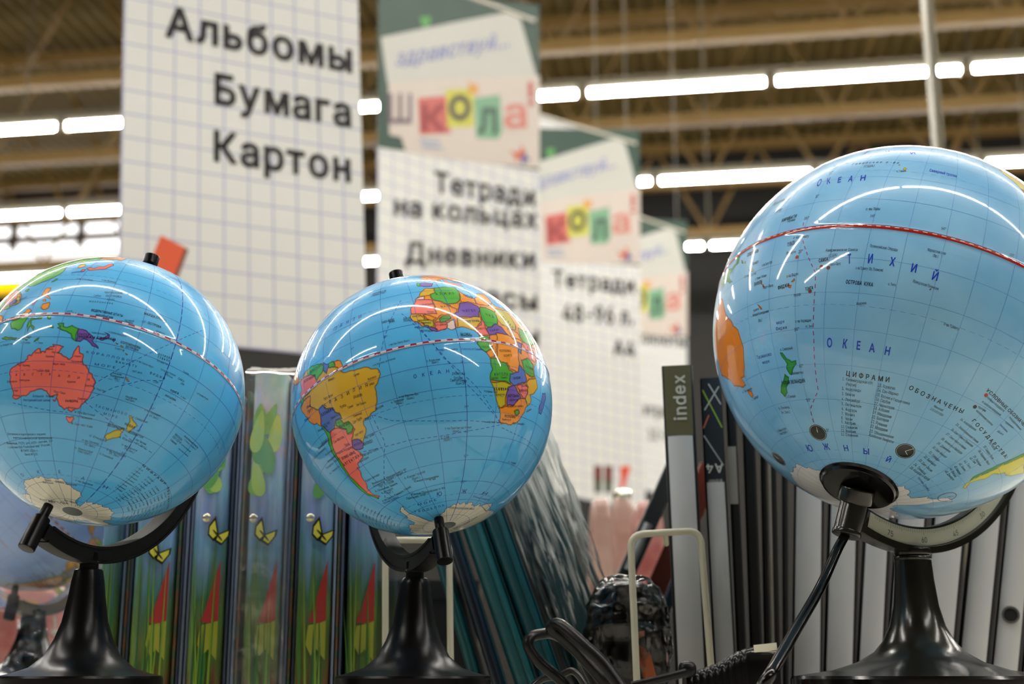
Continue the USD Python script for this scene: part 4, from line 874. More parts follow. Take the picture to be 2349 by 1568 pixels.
РЕСПУБЛИКА|20.5|-31.6|27.7|-31.2|1.06|K
ЮЖНАЯ АФРИКА|23.4|-27.3|32.0|-25.8|0.82|k
Кейптаун|19.3|-33.1|25.0|-32.6|0.98|k
Порт-Элизабет|26.5|-33.8|35.0|-32.9|0.91|k
мыс Доброй Надежды|9.2|-34.5|20.5|-34.1|0.73|k
Дурбан|34.8|-27.4|38.4|-25.7|0.88|k
Б|-64.5|-11.3|-63.1|-11.5|1.53|k
Р|-61.1|-11.2|-59.8|-11.4|1.53|k
А|-57.9|-11.6|-56.4|-11.7|1.53|k
З|-54.4|-11.7|-53.2|-11.8|1.51|k
И|-51.2|-11.6|-49.9|-11.8|1.51|k
Л|-48.1|-11.5|-46.9|-11.7|1.5|k
И|-44.9|-11.8|-43.7|-11.9|1.5|k
Я|-42.0|-11.7|-40.8|-11.8|1.5|k
БРАЗИЛИА|-48.5|-14.2|-44.2|-14.6|1.17|k
Куяба|-56.3|-15.2|-53.0|-15.6|1.17|k
Гояния|-52.7|-17.0|-49.9|-17.1|1.09|k
Манаус|-58.6|-2.2|-54.9|-2.6|1.22|k
Порту-Велью|-63.4|-8.5|-57.9|-8.9|1.17|k
Белен|-45.8|-5.7|-43.1|-5.7|1.17|k
Салвадор|-40.1|-11.8|-37.7|-11.6|1.12|k
Белу-Оризонти|-48.3|-17.5|-43.7|-18.0|1.0|k
Кампинас|-51.5|-21.0|-47.0|-21.3|1.07|k
Сан-Паулу|-53.0|-23.3|-47.8|-23.0|1.08|k
Порту-Алегри|-54.8|-28.3|-50.0|-28.0|0.99|k
Форталеза|-40.1|-9.5|-36.2|-9.4|1.05|k
Б О Л И В И Я|-67.7|-13.7|-60.2|-14.3|1.22|K
Санта-Крус|-63.2|-17.2|-57.4|-17.6|1.02|k
ЛА-ПАС|-68.7|-17.6|-64.5|-18.2|0.94|k
ПАРАГВАЙ|-60.8|-22.3|-54.7|-22.9|1.15|K
ПЕРУ|-76.2|-8.3|-71.7|-8.8|1.25|k
ЛИМА|-76.3|-6.1|-72.3|-6.8|1.05|k
КОЛУМБИЯ|-75.2|5.4|-66.0|3.7|1.3|k
ВЕНЕСУЭЛА|-69.6|7.0|-60.6|6.4|1.4|k
А Р Г Е Н Т И Н А|-71.1|-36.0|-56.9|-36.3|1.31|K
Сан-Мигель|-68.1|-26.1|-60.7|-26.4|1.16|k
Парана|-62.8|-29.7|-60.0|-29.9|1.07|k
Росарио|-65.1|-31.2|-59.3|-31.8|1.08|k
БУЭНОС-АЙРЕС|-69.2|-33.4|-59.5|-34.2|1.08|K
Кордова|-70.4|-30.3|-65.6|-31.0|1.0|k
УРУГВАЙ|-58.3|-31.7|-53.2|-31.9|0.99|k
МОНТЕВИДЕО|-53.1|-33.2|-47.6|-33.3|1.22|k
Рио-Гранди|-50.6|-31.1|-45.5|-30.9|1.14|k
Мар-дель-Плата|-57.0|-36.8|-46.9|-37.1|1.16|k
Баия-Бланка|-60.4|-38.5|-54.1|-38.5|1.08|k
Витория|-40.5|-22.1|-36.6|-21.6|1.07|k
Сантус|-47.0|-24.3|-43.6|-24.5|1.06|k
Антофагаста|-73.9|-18.0|-66.9|-18.7|0.96|k
Вальпараисо|-80.0|-23.5|-69.8|-23.8|0.97|k
САНТЬЯГО|-76.6|-23.1|-69.9|-23.5|0.96|k
о-ва Хуан-Фернандес|-89.6|-24.2|-75.1|-25.4|0.9|k
Консепсьон|-77.8|-27.7|-70.0|-28.2|0.94|k
Вальдивия|-79.4|-30.3|-71.8|-30.7|0.94|k
Пуэрто-Монт|-84.1|-31.6|-69.8|-32.5|0.86|k
о. Чилоэ|-84.9|-34.1|-74.2|-34.9|0.86|k
Арика|-80.9|-9.7|-75.9|-10.6|1.02|k'''
LARGE_LABELS='''О|177.5|17.8|178.9|18.1|3.77|B
К|-178.8|17.9|-177.6|18.3|3.41|B
Е|-175.2|17.8|-174.0|18.1|2.97|B
А|-171.7|17.9|-170.3|18.1|2.92|B
Н|-168.0|17.9|-166.3|18.2|2.8|B
Т|-164.6|-11.8|-163.5|-11.6|2.83|B
И|-159.1|-11.3|-157.7|-11.2|2.65|B
Х|-153.1|-11.3|-151.7|-11.3|2.45|B
И|-147.3|-12.1|-145.7|-12.1|2.41|B
Й|-141.4|-13.0|-139.7|-13.0|2.38|B
Х|-174.8|36.5|-173.6|36.5|3.84|B
И|-165.7|35.6|-164.2|35.9|2.91|B
Й|-156.5|35.4|-154.7|35.9|2.48|B
О|-169.0|-35.2|-167.1|-35.2|2.46|B
К|-163.7|-35.2|-162.1|-35.3|2.45|B
Е|-159.0|-35.3|-157.6|-35.3|2.29|B
А|-154.7|-35.5|-152.8|-35.4|2.28|B
Н|-149.8|-35.6|-148.0|-35.6|2.27|B
Ю|163.8|-66.1|169.0|-66.7|2.28|B
Ж|178.9|-66.3|-176.2|-66.4|2.12|B
Н|-166.1|-66.6|-162.5|-66.5|2.06|B
Ы|-152.7|-66.7|-148.3|-66.5|2.1|B
Й|-136.7|-67.4|-133.2|-67.4|1.84|B
Ц И Ф Р А М И|-162.1|-42.8|-146.1|-42.8|1.37|K
О Б О З Н А Ч Е Н Ы|-139.0|-43.3|-116.3|-44.4|1.2|K
Г О С У Д А Р С Т В А:|-111.2|-45.0|-82.5|-47.0|1.01|K
УСЛОВНЫЕ ОБОЗНАЧЕНИЯ|-113.6|-36.0|-86.9|-37.6|0.94|K
НОВАЯ ЗЕЛАНДИЯ|169.5|-44.8|-179.0|-45.0|1.01|K
о. Северный|172.7|-35.4|178.0|-35.4|0.84|k
о. Южный|169.0|-48.9|174.5|-49.1|0.88|k
Веллингтон|175.8|-42.5|-179.1|-42.5|0.84|k
Тасманово|160.6|-35.9|168.4|-36.1|1.01|b
море|162.9|-37.8|166.7|-37.9|0.93|b
о. Окленд|162.0|-51.6|168.9|-52.0|0.81|k
(Н. Зел.)|162.4|-53.1|168.0|-53.4|0.82|k
о. Маккуори|150.9|-57.8|159.5|-57.8|0.8|k
(Австрал.)|151.4|-58.8|159.0|-58.9|0.8|k
о. Тасмания|142.8|-42.4|151.2|-43.2|0.71|k
г. Хобарт|147.3|-46.2|153.2|-46.1|0.72|k
40°|179.6|-40.8|-178.5|-40.6|0.83|k
50°|179.4|-50.7|-178.3|-50.6|0.87|k
60°|-175.5|-60.3|-172.5|-60.1|0.94|k
30°|179.4|-30.5|-178.6|-30.3|0.92|k
1.  Калининградская обл.|-163.4|-44.2|-151.7|-44.3|0.85|k
(Россия)|-162.1|-45.6|-157.9|-45.7|0.86|k
2.  Нидерланды|-163.6|-47.0|-156.0|-47.0|0.87|k
3.  Бельгия|-163.7|-48.5|-158.3|-48.6|0.88|k
4.  Люксембург|-163.9|-50.0|-155.9|-50.2|0.89|k
5.  Лихтенштейн|-164.1|-51.5|-155.3|-51.7|0.9|k
6.  Андорра|-164.2|-53.0|-157.2|-53.2|0.92|k
7.  Монако|-164.5|-54.5|-158.0|-54.6|0.93|k
8.  Чехия|-164.8|-55.9|-159.2|-56.1|0.95|k
9.  Австрия|-165.0|-57.2|-157.7|-57.3|0.96|k
10. Словакия|-165.4|-58.7|-156.6|-58.5|0.89|k
11. Венгрия|-165.7|-59.9|-157.4|-59.9|0.9|k
12. Словения|-166.1|-61.2|-156.2|-61.1|0.92|k
13. Хорватия|-149.9|-44.6|-143.5|-44.6|0.92|k
14. Сан-Марино|-149.8|-46.0|-141.7|-46.0|0.93|k
15. Босния и Герцеговина|-149.9|-47.3|-136.5|-47.6|0.86|k
16. Сербия|-149.9|-48.7|-143.9|-48.9|0.95|k
17. Черногория|-150.1|-50.1|-141.7|-50.2|0.97|k
18. Албания|-150.1|-51.4|-143.3|-51.5|0.98|k
19. Македония|-150.2|-52.7|-141.8|-53.0|0.99|k
20. Болгария|-150.3|-54.2|-142.4|-54.3|1.01|k
21. Румыния|-150.3|-55.6|-142.6|-56.0|1.03|k
22. Молдавия|-150.3|-57.2|-141.6|-57.4|1.05|k
23. Объединенные|-150.4|-58.8|-137.6|-58.9|0.98|k
Арабские Эмираты|-150.4|-60.0|-136.6|-60.5|1.0|k
Масштаб|-127.6|-45.9|-123.6|-46.2|0.68|k
1:50 000 000|-128.5|-47.0|-122.5|-47.5|0.68|k
24. Азербайджан|-115.6|-46.3|-106.7|-46.9|0.74|k
25. Экваториальная Гвинея|-115.8|-48.1|-101.4|-49.4|0.74|k
26. Сан-Томе и Принсипи|-116.1|-50.0|-101.7|-51.2|0.75|k
27. Сент-Китс и Невис|-116.6|-51.8|-103.1|-52.9|0.76|k
28. Антигуа и Барбуда|-117.0|-53.7|-102.6|-54.6|0.77|k
29. Доминика|-117.1|-55.5|-108.0|-56.1|0.79|k
30. Сент-Винсент|-117.5|-57.2|-106.9|-58.2|0.79|k
31. Гренада|-117.2|-59.1|-108.6|-60.1|0.8|k
32. Барбадос|-117.5|-61.1|-106.9|-62.1|0.82|k
33. Сент-Люсия|-118.4|-62.9|-105.2|-64.3|0.83|k
34. Тринидад|-118.7|-64.9|-106.1|-66.2|0.85|k
35. Кюрасао и Аруба|-119.0|-66.6|-99.1|-67.2|0.91|k
36. Катар|-97.4|-47.4|-91.6|-47.8|0.73|k
37. Сьерра-Леоне|-97.6|-49.2|-87.2|-50.0|0.73|k
38. Буркина-Фасо|-97.8|-51.0|-85.4|-51.8|0.73|k
39. Либерия|-96.9|-53.1|-88.1|-53.8|0.73|k
40. Гана|-97.4|-54.2|-91.8|-54.3|0.76|k
41. Того|-98.0|-55.8|-90.9|-56.3|0.74|k
42. Бенин|-98.4|-57.3|-91.2|-57.9|0.74|k
43. Камерун|-98.7|-58.8|-90.6|-59.6|0.74|k
44. Эритрея|-99.3|-60.1|-90.3|-61.1|0.74|k
45. Джибути|-99.5|-61.7|-88.1|-62.2|0.78|k
столицы государств|-112.5|-37.5|-102.7|-38.4|0.72|k
и центры владений|-112.5|-39.2|-102.7|-39.8|0.72|k
прочие|-112.6|-41.0|-108.9|-41.1|0.73|k
населенные пункты|-112.4|-42.1|-102.6|-43.2|0.72|k
государственные|-99.2|-38.7|-90.4|-39.1|0.65|k
границы|-99.1|-40.4|-94.0|-40.2|0.66|k
линия перемены|-100.1|-41.8|-94.7|-42.1|0.65|b
дат|-98.7|-43.5|-94.9|-43.5|0.66|b
пролив Дрейка|-107.8|-68.3|-87.1|-69.8|0.74|b
о-ва Туамоту|-134.7|-24.1|-130.1|-24.2|0.8|k
ТУВАЛУ|175.2|-4.9|177.8|-4.5|1.32|K
Фунафути|175.3|-7.4|178.6|-7.5|0.91|k
10°|179.6|-7.8|-179.0|-7.7|1.09|k
САМОА|-173.2|-11.3|-170.3|-10.9|1.1|K
Апиа|-173.7|-13.8|-172.1|-13.6|0.83|k
Паго-Паго|-169.7|-12.5|-166.5|-12.2|0.9|k
Американское Самоа|-171.7|-8.1|-162.4|-7.9|0.84|k
(США)|-170.4|-9.8|-168.0|-9.5|0.85|k
Полинезийские Спорады|-159.3|-6.5|-151.7|-6.9|0.9|k
ОСТРОВА  КУКА|-164.3|-17.5|-156.4|-17.8|1.06|K
о-ва Туамоту (Фр. Полинезия)|-162.0|-13.3|-154.4|-13.3|0.86|k
о. Таити|-152.3|-16.9|-150.2|-16.8|0.75|k
Маркизские о-ва|-144.0|-5.2|-139.2|-5.1|0.9|k
(Фр.)|-142.4|-6.5|-140.9|-6.5|0.81|k
Французская Полинезия|-146.0|-14.9|-138.8|-15.5|0.83|k
КИРИБАТИ|170.0|5.0|175.5|5.4|1.25|K
Тарава|172.3|4.2|175.4|4.2|1.05|k
Маршалловы о-ва|160.4|15.5|168.3|15.2|1.74|k
Маджуро|164.7|10.6|167.5|10.5|1.37|k
СОЛОМОНОВЫ|157.4|-3.1|163.2|-3.5|1.25|K
Хониара|161.4|-7.4|164.2|-7.3|1.06|k
о-ва Санта-Крус|166.2|-9.2|170.5|-9.1|0.97|k
Соломоновы о-ва|157.8|-10.4|163.8|-10.9|0.86|k
о. Новые Гебриды|163.7|-12.8|168.6|-12.8|0.84|k
ВАНУАТУ|163.4|-14.6|166.9|-14.6|1.11|K
Порт-Вила|167.4|-16.5|171.6|-16.5|0.86|k
ФИДЖИ|173.5|-17.8|177.7|-17.5|1.01|K
о-ва Фиджи|176.6|-14.8|-179.4|-14.5|0.94|k
о-ва Тувалу|176.7|-2.6|-177.9|-2.9|1.03|k
ТОНГА|-176.6|-19.4|-174.0|-19.0|0.96|K
Нукуалофа|179.6|-20.7|-178.0|-20.5|0.8|k
Аварева|-160.3|-23.3|-157.4|-22.8|0.75|k
о-ва Лайн|-162.9|5.6|-159.0|5.8|1.0|k
Северный тропик|-148.5|24.9|-140.0|24.5|1.54|B
Г а в а й с к и е   о - в а|-174.3|27.7|-158.6|27.7|1.31|k
(США)|-169.4|25.3|-165.8|25.5|1.44|k
о. Гавайи|-157.9|22.5|-155.2|23.1|1.22|k
море|172.6|-27.8|175.9|-27.7|0.94|b
Фиджи|172.1|-29.5|176.6|-29.5|1.0|b
о-ва Кермадек|-180.0|-28.1|-174.3|-28.1|0.83|k
Н. Зел.|-176.3|-29.8|-173.7|-29.7|0.75|k
Новая Каледония|162.4|-23.6|169.7|-23.8|0.82|k
(Фр.)|164.7|-25.8|166.6|-25.8|0.82|k
Нумеа|162.9|-22.4|165.5|-22.2|0.79|k
160°|-161.2|3.2|-159.8|3.3|0.86|k
180°|178.7|3.7|-179.6|3.8|0.99|k
140°|-141.8|2.4|-140.5|2.5|0.81|k
120°|-122.1|1.2|-120.7|1.5|0.79|k
10°|179.4|23.6|-179.3|24.0|1.8|k
20°|179.7|12.1|-179.2|12.3|1.26|k'''

def graticule(ball, col, w, dlon, w0):
    for lo in range(-180, 180, dlon): ball.line('graticule', [(lo, la) for la in np.linspace(-86 + (0 if not ball.hole else 1), 84, 60)], w0 if lo == 0 else w, col, .00011, step=5)
    for la in range(-80, 90, 10):
        if la: ball.line('graticule', [(lo, la) for lo in np.linspace(-180, 180, 145)], w, col, .00011, step=5)
    for la in (-23.44, 23.44, -66.5, 66.5): ball.line('graticule', [(lo, la) for lo in np.linspace(-180, 180, 145)], w, col, .00011, (1.6, 1.1), step=5)
def equator(ball, red, white, dark, step=2.5, big=False):
    k = 0
    def band(l0, l1, a, b, col):
        lo = np.linspace(a, b, 4); n = 5; la = np.linspace(l0, l1, n); A, B = np.meshgrid(la, lo, indexing='ij'); i, j = np.meshgrid(np.arange(n - 1), np.arange(3), indexing='ij'); q = np.stack([i * 4 + j, i * 4 + j + 1, (i + 1) * 4 + j + 1, (i + 1) * 4 + j], -1).reshape(-1, 4)
        ball.add('equator_print', B.ravel(), A.ravel(), np.vstack([q[:, [0, 1, 2]], q[:, [0, 2, 3]]]), col, .00014)
    for a in np.arange(-180, 180, step):
        k += 1; c = red if k % 2 else white
        if big:
            band(-.55, .12, a, a + step, red); band(.12, .34, a, a + step * .5, red); band(.12, .34, a + step * .5, a + step, white); band(.34, .50, a, a + step, red); band(.62, .74, a, a + step, dark)
        else:
            band(.02, .74, a, a + step, c); band(-.46, -.06, a, a + step, white); band(-.06, .02, a, a + step, dark); band(-.54, -.46, a, a + step, dark); band(.74, .82, a, a + step, dark); band(-.46, -.06, a + step * .96, a + step, dark)
INK = {'k': (44, 52, 60), 'K': (34, 38, 46), 'b': (44, 62, 158), 'B': (38, 70, 190)}
def letter(ball, rows):
    for r in rows.strip().split('\n'):
        t, a, b, c, d, h, st = r.split('|'); ball.word('map_lettering', t, float(a), float(b), float(c), float(d), min(float(h), 5.0), INK[st], st in 'KB', .00017)
def small_ball(pal, ice, grat, labels=True):
    B = Ball(.105, .00035, 4.0)
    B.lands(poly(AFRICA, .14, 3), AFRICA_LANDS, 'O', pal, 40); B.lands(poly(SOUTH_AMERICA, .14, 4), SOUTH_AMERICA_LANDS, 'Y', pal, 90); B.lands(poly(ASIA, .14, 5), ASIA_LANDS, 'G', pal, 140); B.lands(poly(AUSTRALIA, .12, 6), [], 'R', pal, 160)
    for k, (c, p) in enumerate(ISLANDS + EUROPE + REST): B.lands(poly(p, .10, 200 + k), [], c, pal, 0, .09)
    antarctica(B, ice); graticule(B, grat, .00024, 15, .00042); equator(B, (150, 22, 62), (200, 190, 206), (70, 26, 70))
    B.line('graticule', [(180, la) for la in np.linspace(-75, 75, 40)], .0007, grat, .00012, (3.2, 1.3), step=5)
    for r in ROUTES: B.line('graticule', ptsof(r), .0004, grat, .00012, (1.5, 1.0), step=2)
    if labels:
        letter(B, SMALL_LABELS); names = 'Россия|Канада|Мексика|Гватемала|Сальвадор|Никарагуа|Панама|Доминика|Гренада|Барбадос|Суринам|Эквадор|Парагвай|Уругвай|Нидерланды|Бельгия|Люксембург|Андорра|Монако|Чехия|Австрия|Словакия|Венгрия|Словения|Хорватия|Сан-Марино|Сербия|Албания|Македония|Болгария|Румыния|Молдавия|Катар|Бахрейн|Либерия|Гана|Того|Бенин|Эритрея|Джибути'.split('|')
        n = 0
        for c, lo in enumerate((-168, -156, -144, -132, -120, -108, -96)):
            for k in range(11 if c % 2 else 9):          # the numbered key printed over the southern ocean
                la = -52.5 - 1.55 * k - (c % 3) * .8; t = f'{n + 1}. {names[n % len(names)]}'; n += 1
                B.word('map_lettering', t, lo, la, lo + len(t) * .62 / math.cos(math.radians(la)) * .62, la, .62, INK['k'], False, .00017)
        for t, a, b in (('Ц И Ф Р А М И', -166, -140), ('О Б О З Н А Ч Е Н Ы', -136, -102)): B.word('map_lettering', t, a, -50.4, b, -50.4, .8, INK['k'], True, .00017)
    else:
        for r in ('100,-5 130,-2 170,-8', '120,-20 150,-28 175,-24', '60,-12 95,-14 130,-10', '-170,-30 -140,-26 -110,-30', '-60,0 -20,4 20,0', '-30,-22 0,-30 40,-26', '-120,-8 -90,-6 -60,-12'): B.line('graticule', ptsof(r), .0006, (196, 70, 70), .00013, step=3)
        letter(B, SMALL_LABELS)
    return B
REST = [('E', '-10,36 -9,43 -2,43.5 3,42 9,44 13,42 18,40 16,42 20,42 24,38 27,41 36,45 50,46 60,55 60,68 30,71 15,69 5,60 10,55 -5,48 -2,44'), ('Y', '60,68 60,52 75,48 90,50 105,50 124,50.2 135.8,53.8 145,59 165,62 178,66 178,70 140,73 110,77 80,72'), ('O', '36,30 42,37 53,38 60,38 66,25 57,25 50,29 43,17 45,13 55,17 59,22 52,24 48,30'), ('R', '68,24 72,20 77,8 80,14 88,22 92,24 88,28 75,34 70,30'), ('E', '-168,66 -140,60 -125,49 -122,36 -112,25 -105,20 -95,16 -83,9 -78,8 -83,15 -88,20 -97,22 -97,28 -82,29 -80,33 -70,42 -55,52 -65,60 -80,64 -95,70 -130,70 -155,71'), ('G', '-50,60 -42,62 -22,70 -20,80 -40,83 -60,79 -54,68')]
ROUTES = ['18.4,-34 0,-33.5 -20,-31.5 -35,-28 -43,-23', '18.4,-34 5,-20 -8,-7 -18,14', '18.4,-34 -2,-16 -13,3 -21,17', '18.4,-35 0,-37.8 -30,-37.5 -56,-35', '-35,-8 -31,4 -26,15 -20,26', '151,-34 165,-39 180,-43.5 -165,-44', '115,-35.5 130,-38.6 144,-39.3', '153,-27 165,-15 180,1 -168,14', '151,-34 162,-26 172,-20 180,-17', '20,-36 40,-38 60,-38', '-43,-23 -42,-35 -55,-50 -66,-57']

# ---------------------------------------------------------------- globes: stands
GLOSS = dict(roughness=0.16)
def mat_ocean(name, c, c2, rough_, bump, bscale):
    return mat_noise(name, c, c2, (14, 14, 14), rough_, .35, .65, bump, bscale, 3, coat_weight=.8, coat_roughness=.05, specular_ior_level=.15)
M_ocean = mat_ocean('ocean_print', (88, 180, 234), (80, 172, 228), .3, .012, 520)
M_ocean2 = mat_ocean('ocean_print_large', (140, 196, 234), (118, 182, 228), .3, .014, 420)
M_ocean3 = mat_ocean('ocean_print_pale', (164, 194, 244), (146, 180, 240), .3, .01, 400)
M_map = mat_tint('map_print', .3, .012, 520, .01, coat_weight=.8, coat_roughness=.05, specular_ior_level=.15)
M_black = mat_noise('black_plastic', (15, 13, 14), (11, 10, 11), (30, 30, 30), .27, bump=.004, bscale=900, specular_ior_level=.22)
M_arm_black = mat('black_arm', (14, 13, 13), .5, specular_ior_level=.25)
M_black2 = mat('black_gloss', (12, 11, 11), .16, specular_ior_level=.4)
M_dark = mat_noise('dark_grey_plastic', (34, 34, 28), (24, 24, 20), (8, 8, 8), .2, specular_ior_level=.5)
M_scale = mat('scale_face', (176, 178, 162), .3)
M_cup = mat('pole_cup', (150, 160, 160), .5)
SHELF = EYE - .030
def quat(rv):
    rv = np.array(rv, float); a = np.linalg.norm(rv); k = rv / a; return (math.cos(a / 2), *(k * math.sin(a / 2)))
def rotm(rv):
    w, x, y, z = quat(rv); return np.array([[1 - 2 * (y * y + z * z), 2 * (x * y - z * w), 2 * (x * z + y * w)], [2 * (x * y + z * w), 1 - 2 * (x * x + z * z), 2 * (y * z - x * w)], [2 * (x * z - y * w), 2 * (y * z + x * w), 1 - 2 * (x * x + y * y)]])
def on_sphere(px, py, C, r, sgn):
    d = FW + RT * (px - 1174.5) / F - UP * (py - 784) / F; d /= np.linalg.norm(d); o = C - [0, 0, EYE]; b = d @ o; q = b * b - (o @ o - r * r)
    return np.array([0, 0, EYE]) + d * (b + sgn * math.sqrt(max(q, 0.0)))
class Arc:
    """The meridian arm: part of a circle about the ball's centre; angle 0 at the south end, 180 at the north end."""
    def __init__(s, C, ra, pts):
        D = np.array([on_sphere(px, py, C, ra, sg) - C for px, py, sg in pts]) / ra
        s.n = np.linalg.svd(D)[2][2]; s.C, s.ra = C, ra; v = D[0] - s.n * (D[0] @ s.n); s.s = v / np.linalg.norm(v)
        s.b = np.cross(s.n, s.s)
        if s.b[1] < 0: s.b, s.n = -s.b, -s.n
    def dir(s, deg): a = np.radians(np.asarray(deg, float))[..., None]; return np.cos(a) * s.s + np.sin(a) * s.b
    def at(s, deg, r=None, ax=0.0): return s.C + s.dir(deg) * (s.ra if r is None else r) + s.n * ax
    def low(s): d = np.linspace(0, 180, 721); return float(d[np.argmin(s.at(d)[:, 2])])
    def bar(s, a0, a1, hr, ha, r=None, ax=0.0, n=70):
        d = np.linspace(a0, a1, n); return sweep_rect(s.at(d, r, ax), s.dir(d), np.tile(s.n, (n, 1)), hr, ha)
def put_ball(B, t, C, loc, rv, ocean):
    m, n = B.mesh(); p = obj('ball', m, ocean, t, normals=n); x = UsdGeom.Xformable(p); x.AddTranslateOp().Set(Gf.Vec3d(*map(float, C - loc))); x.AddOrientOp().Set(Gf.Quatf(*map(float, quat(rv))))
    for name, (V, N, T, K, _) in B.layers.items(): obj(name.split('.')[0], trimesh.Trimesh(np.vstack(V), np.vstack(T), process=False), M_map, p, normals=np.vstack(N), col=np.vstack(K))
    if B.hole:
        r, z = B.R * math.sin(math.radians(B.hole)), -B.R * math.cos(math.radians(B.hole)); obj('pole_cup', lathe([(0, z + .009), (r * .92, z + .009), (r, z)][::-1], 40), M_cup, p, smooth=False)
    return p
def small_globe(name, label, C, rv, arc, B, ocean, M_st, north, M_arm=None):
    C = np.array(C) + [0, 0, EYE]; lo = arc.low(); low = arc.at(lo); loc = np.array([low[0], low[1], SHELF]); z0 = SHELF
    t = thing(name, label, 'globe', loc)
    put_ball(B, t, C, loc, rv, ocean)
    top = low[2] - .004
    prof = [(0, .0), (.0690, .0), (.0690, .006), (.0672, .0085), (.0672, .013), (.0655, .0155), (.0600, .0155), (.0600, .0265), (.0588, .029), (.0500, .0305), (.038, .0345), (.0280, .0430), (.0216, .055), (.0170, .068), (.0136, .0875), (.0123, .098), (.0106, top - z0 - .008), (.0098, top - z0 - .0072), (0, top - z0 - .0072)]
    def up(m): m = m.copy(); m.apply_translation([loc[0], loc[1], z0]); return m
    obj('base', up(lathe(prof[:8] + [(.0600, .0268), (0, .0268)], 96)), M_st, t, loc=loc)
    obj('column', up(lathe([(0, .0262)] + [(.0598, .0262), (.0590, .0285)] + prof[9:], 96)), M_st, t, loc=loc)
    obj('collar', cat(cyl([low[0], low[1], top - .0085], [low[0], low[1], low[2] + .002], .0070), cyl([low[0], low[1], top - .0030], [low[0], low[1], top - .0008], .0080)), M_st, t, loc=loc)
    obj('meridian_arm', cat(arc.bar(2, 166, .0062, .0062), arc.bar(4, 165, .0012, .0072, arc.ra - .0055), arc.bar(4, 165, .0012, .0072, arc.ra + .0055)), M_arm or M_arm_black, t, loc=loc)
    for a, nm in ((0, 'south_pin'), (180, 'north_pin')):
        d, r0, r1 = arc.dir(a), B.R + .0072, B.R + .040
        if a: d = on_sphere(*north, C, B.R + .020, 1) - C; d /= np.linalg.norm(d); r0, r1 = B.R + .005, B.R + .0195
        obj(nm, cat(cyl(C + d * (r0 + .006), C + d * r1, .0063), cyl(C + d * (r0 - .005), C + d * (r0 + .010), .0037)), M_st, t, loc=loc)
    return t, loc, lo
SB = small_ball(PAL, (204, 202, 184), (48, 82, 178))
CL = [-0.3165, 1.0386, 0.2153]; CM = [-0.0724, 1.0728, 0.2109]; CR = [0.3354, 1.132, 0.2863]
E3 = np.array([0, 0, EYE])
arcL = Arc(np.array(CL) + E3, .127, [(88, 1210, -1), (199, 1288, -1), (405, 1170, 1), (352, 590, 1)])
gL, locL, loL = small_globe('desk_globe', 'small blue political globe showing red Australia, on a black stand at left', CL, [-0.0705, 0.4388, 2.2574], arcL, SB, M_ocean, M_black, (350, 586))
arcM = Arc(np.array(CM) + E3, .127, [(976, 1235, -1), (936, 1300, -1), (874, 1225, 1), (908, 628, 1)])
gM, locM, loM = small_globe('desk_globe', 'small blue political globe showing Africa and South America, on black stand in the middle', CM, [-0.0766, -0.3286, -1.2107], arcM, SB, M_ocean, M_black, (908, 624))
pale = {k: tuple(np.array(v) * .55 + np.array([214, 206, 120]) * .45) for k, v in PAL.items()}
SB3 = small_ball(pale, (222, 222, 214), (120, 120, 170), False); CW = list(P(82, 1140, 1.53) - E3)
M_grey_clear = mat('smoke_plastic', (150, 142, 126), .2)
arcW = Arc(np.array(CW) + E3, .127, [(70, 1375, -1), (58, 1392, 1), (250, 1230, 1), (150, 950, 1)])
gW, locW, loW = small_globe('desk_globe', 'pale globe wrapped in clear film, standing behind the left globe', CW, [0.25, 0.75, 0.9], arcW, SB3, M_ocean3, M_black2, (110, 945), M_grey_clear)

# the large globe with its lamp cord
LB = Ball(.16, .0006, 0.0)
for k, (c, p) in enumerate(LARGE_LANDS):
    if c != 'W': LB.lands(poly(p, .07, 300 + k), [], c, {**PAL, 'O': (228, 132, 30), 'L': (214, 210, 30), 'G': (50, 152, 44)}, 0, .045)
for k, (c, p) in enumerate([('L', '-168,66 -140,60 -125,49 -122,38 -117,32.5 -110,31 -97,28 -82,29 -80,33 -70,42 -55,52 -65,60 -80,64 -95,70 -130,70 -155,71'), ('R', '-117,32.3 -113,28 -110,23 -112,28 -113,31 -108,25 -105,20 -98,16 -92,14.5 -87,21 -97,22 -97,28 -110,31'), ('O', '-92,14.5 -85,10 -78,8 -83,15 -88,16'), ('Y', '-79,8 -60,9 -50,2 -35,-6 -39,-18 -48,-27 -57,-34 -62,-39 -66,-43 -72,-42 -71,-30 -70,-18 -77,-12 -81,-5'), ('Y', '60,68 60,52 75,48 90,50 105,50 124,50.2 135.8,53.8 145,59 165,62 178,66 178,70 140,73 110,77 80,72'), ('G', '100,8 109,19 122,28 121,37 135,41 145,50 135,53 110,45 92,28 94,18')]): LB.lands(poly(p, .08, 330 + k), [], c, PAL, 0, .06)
antarctica(LB, (222, 222, 222))
graticule(LB, (84, 134, 206), .00022, 10, .0003); equator(LB, (172, 36, 24), (222, 208, 200), (70, 40, 50), 2.5, True)
dl = ptsof(DATE_LINE); LB.line('graticule', dl, .0007, (150, 70, 130), .00012, (1.2, 1.0), step=1)
letter(LB, LARGE_LABELS)
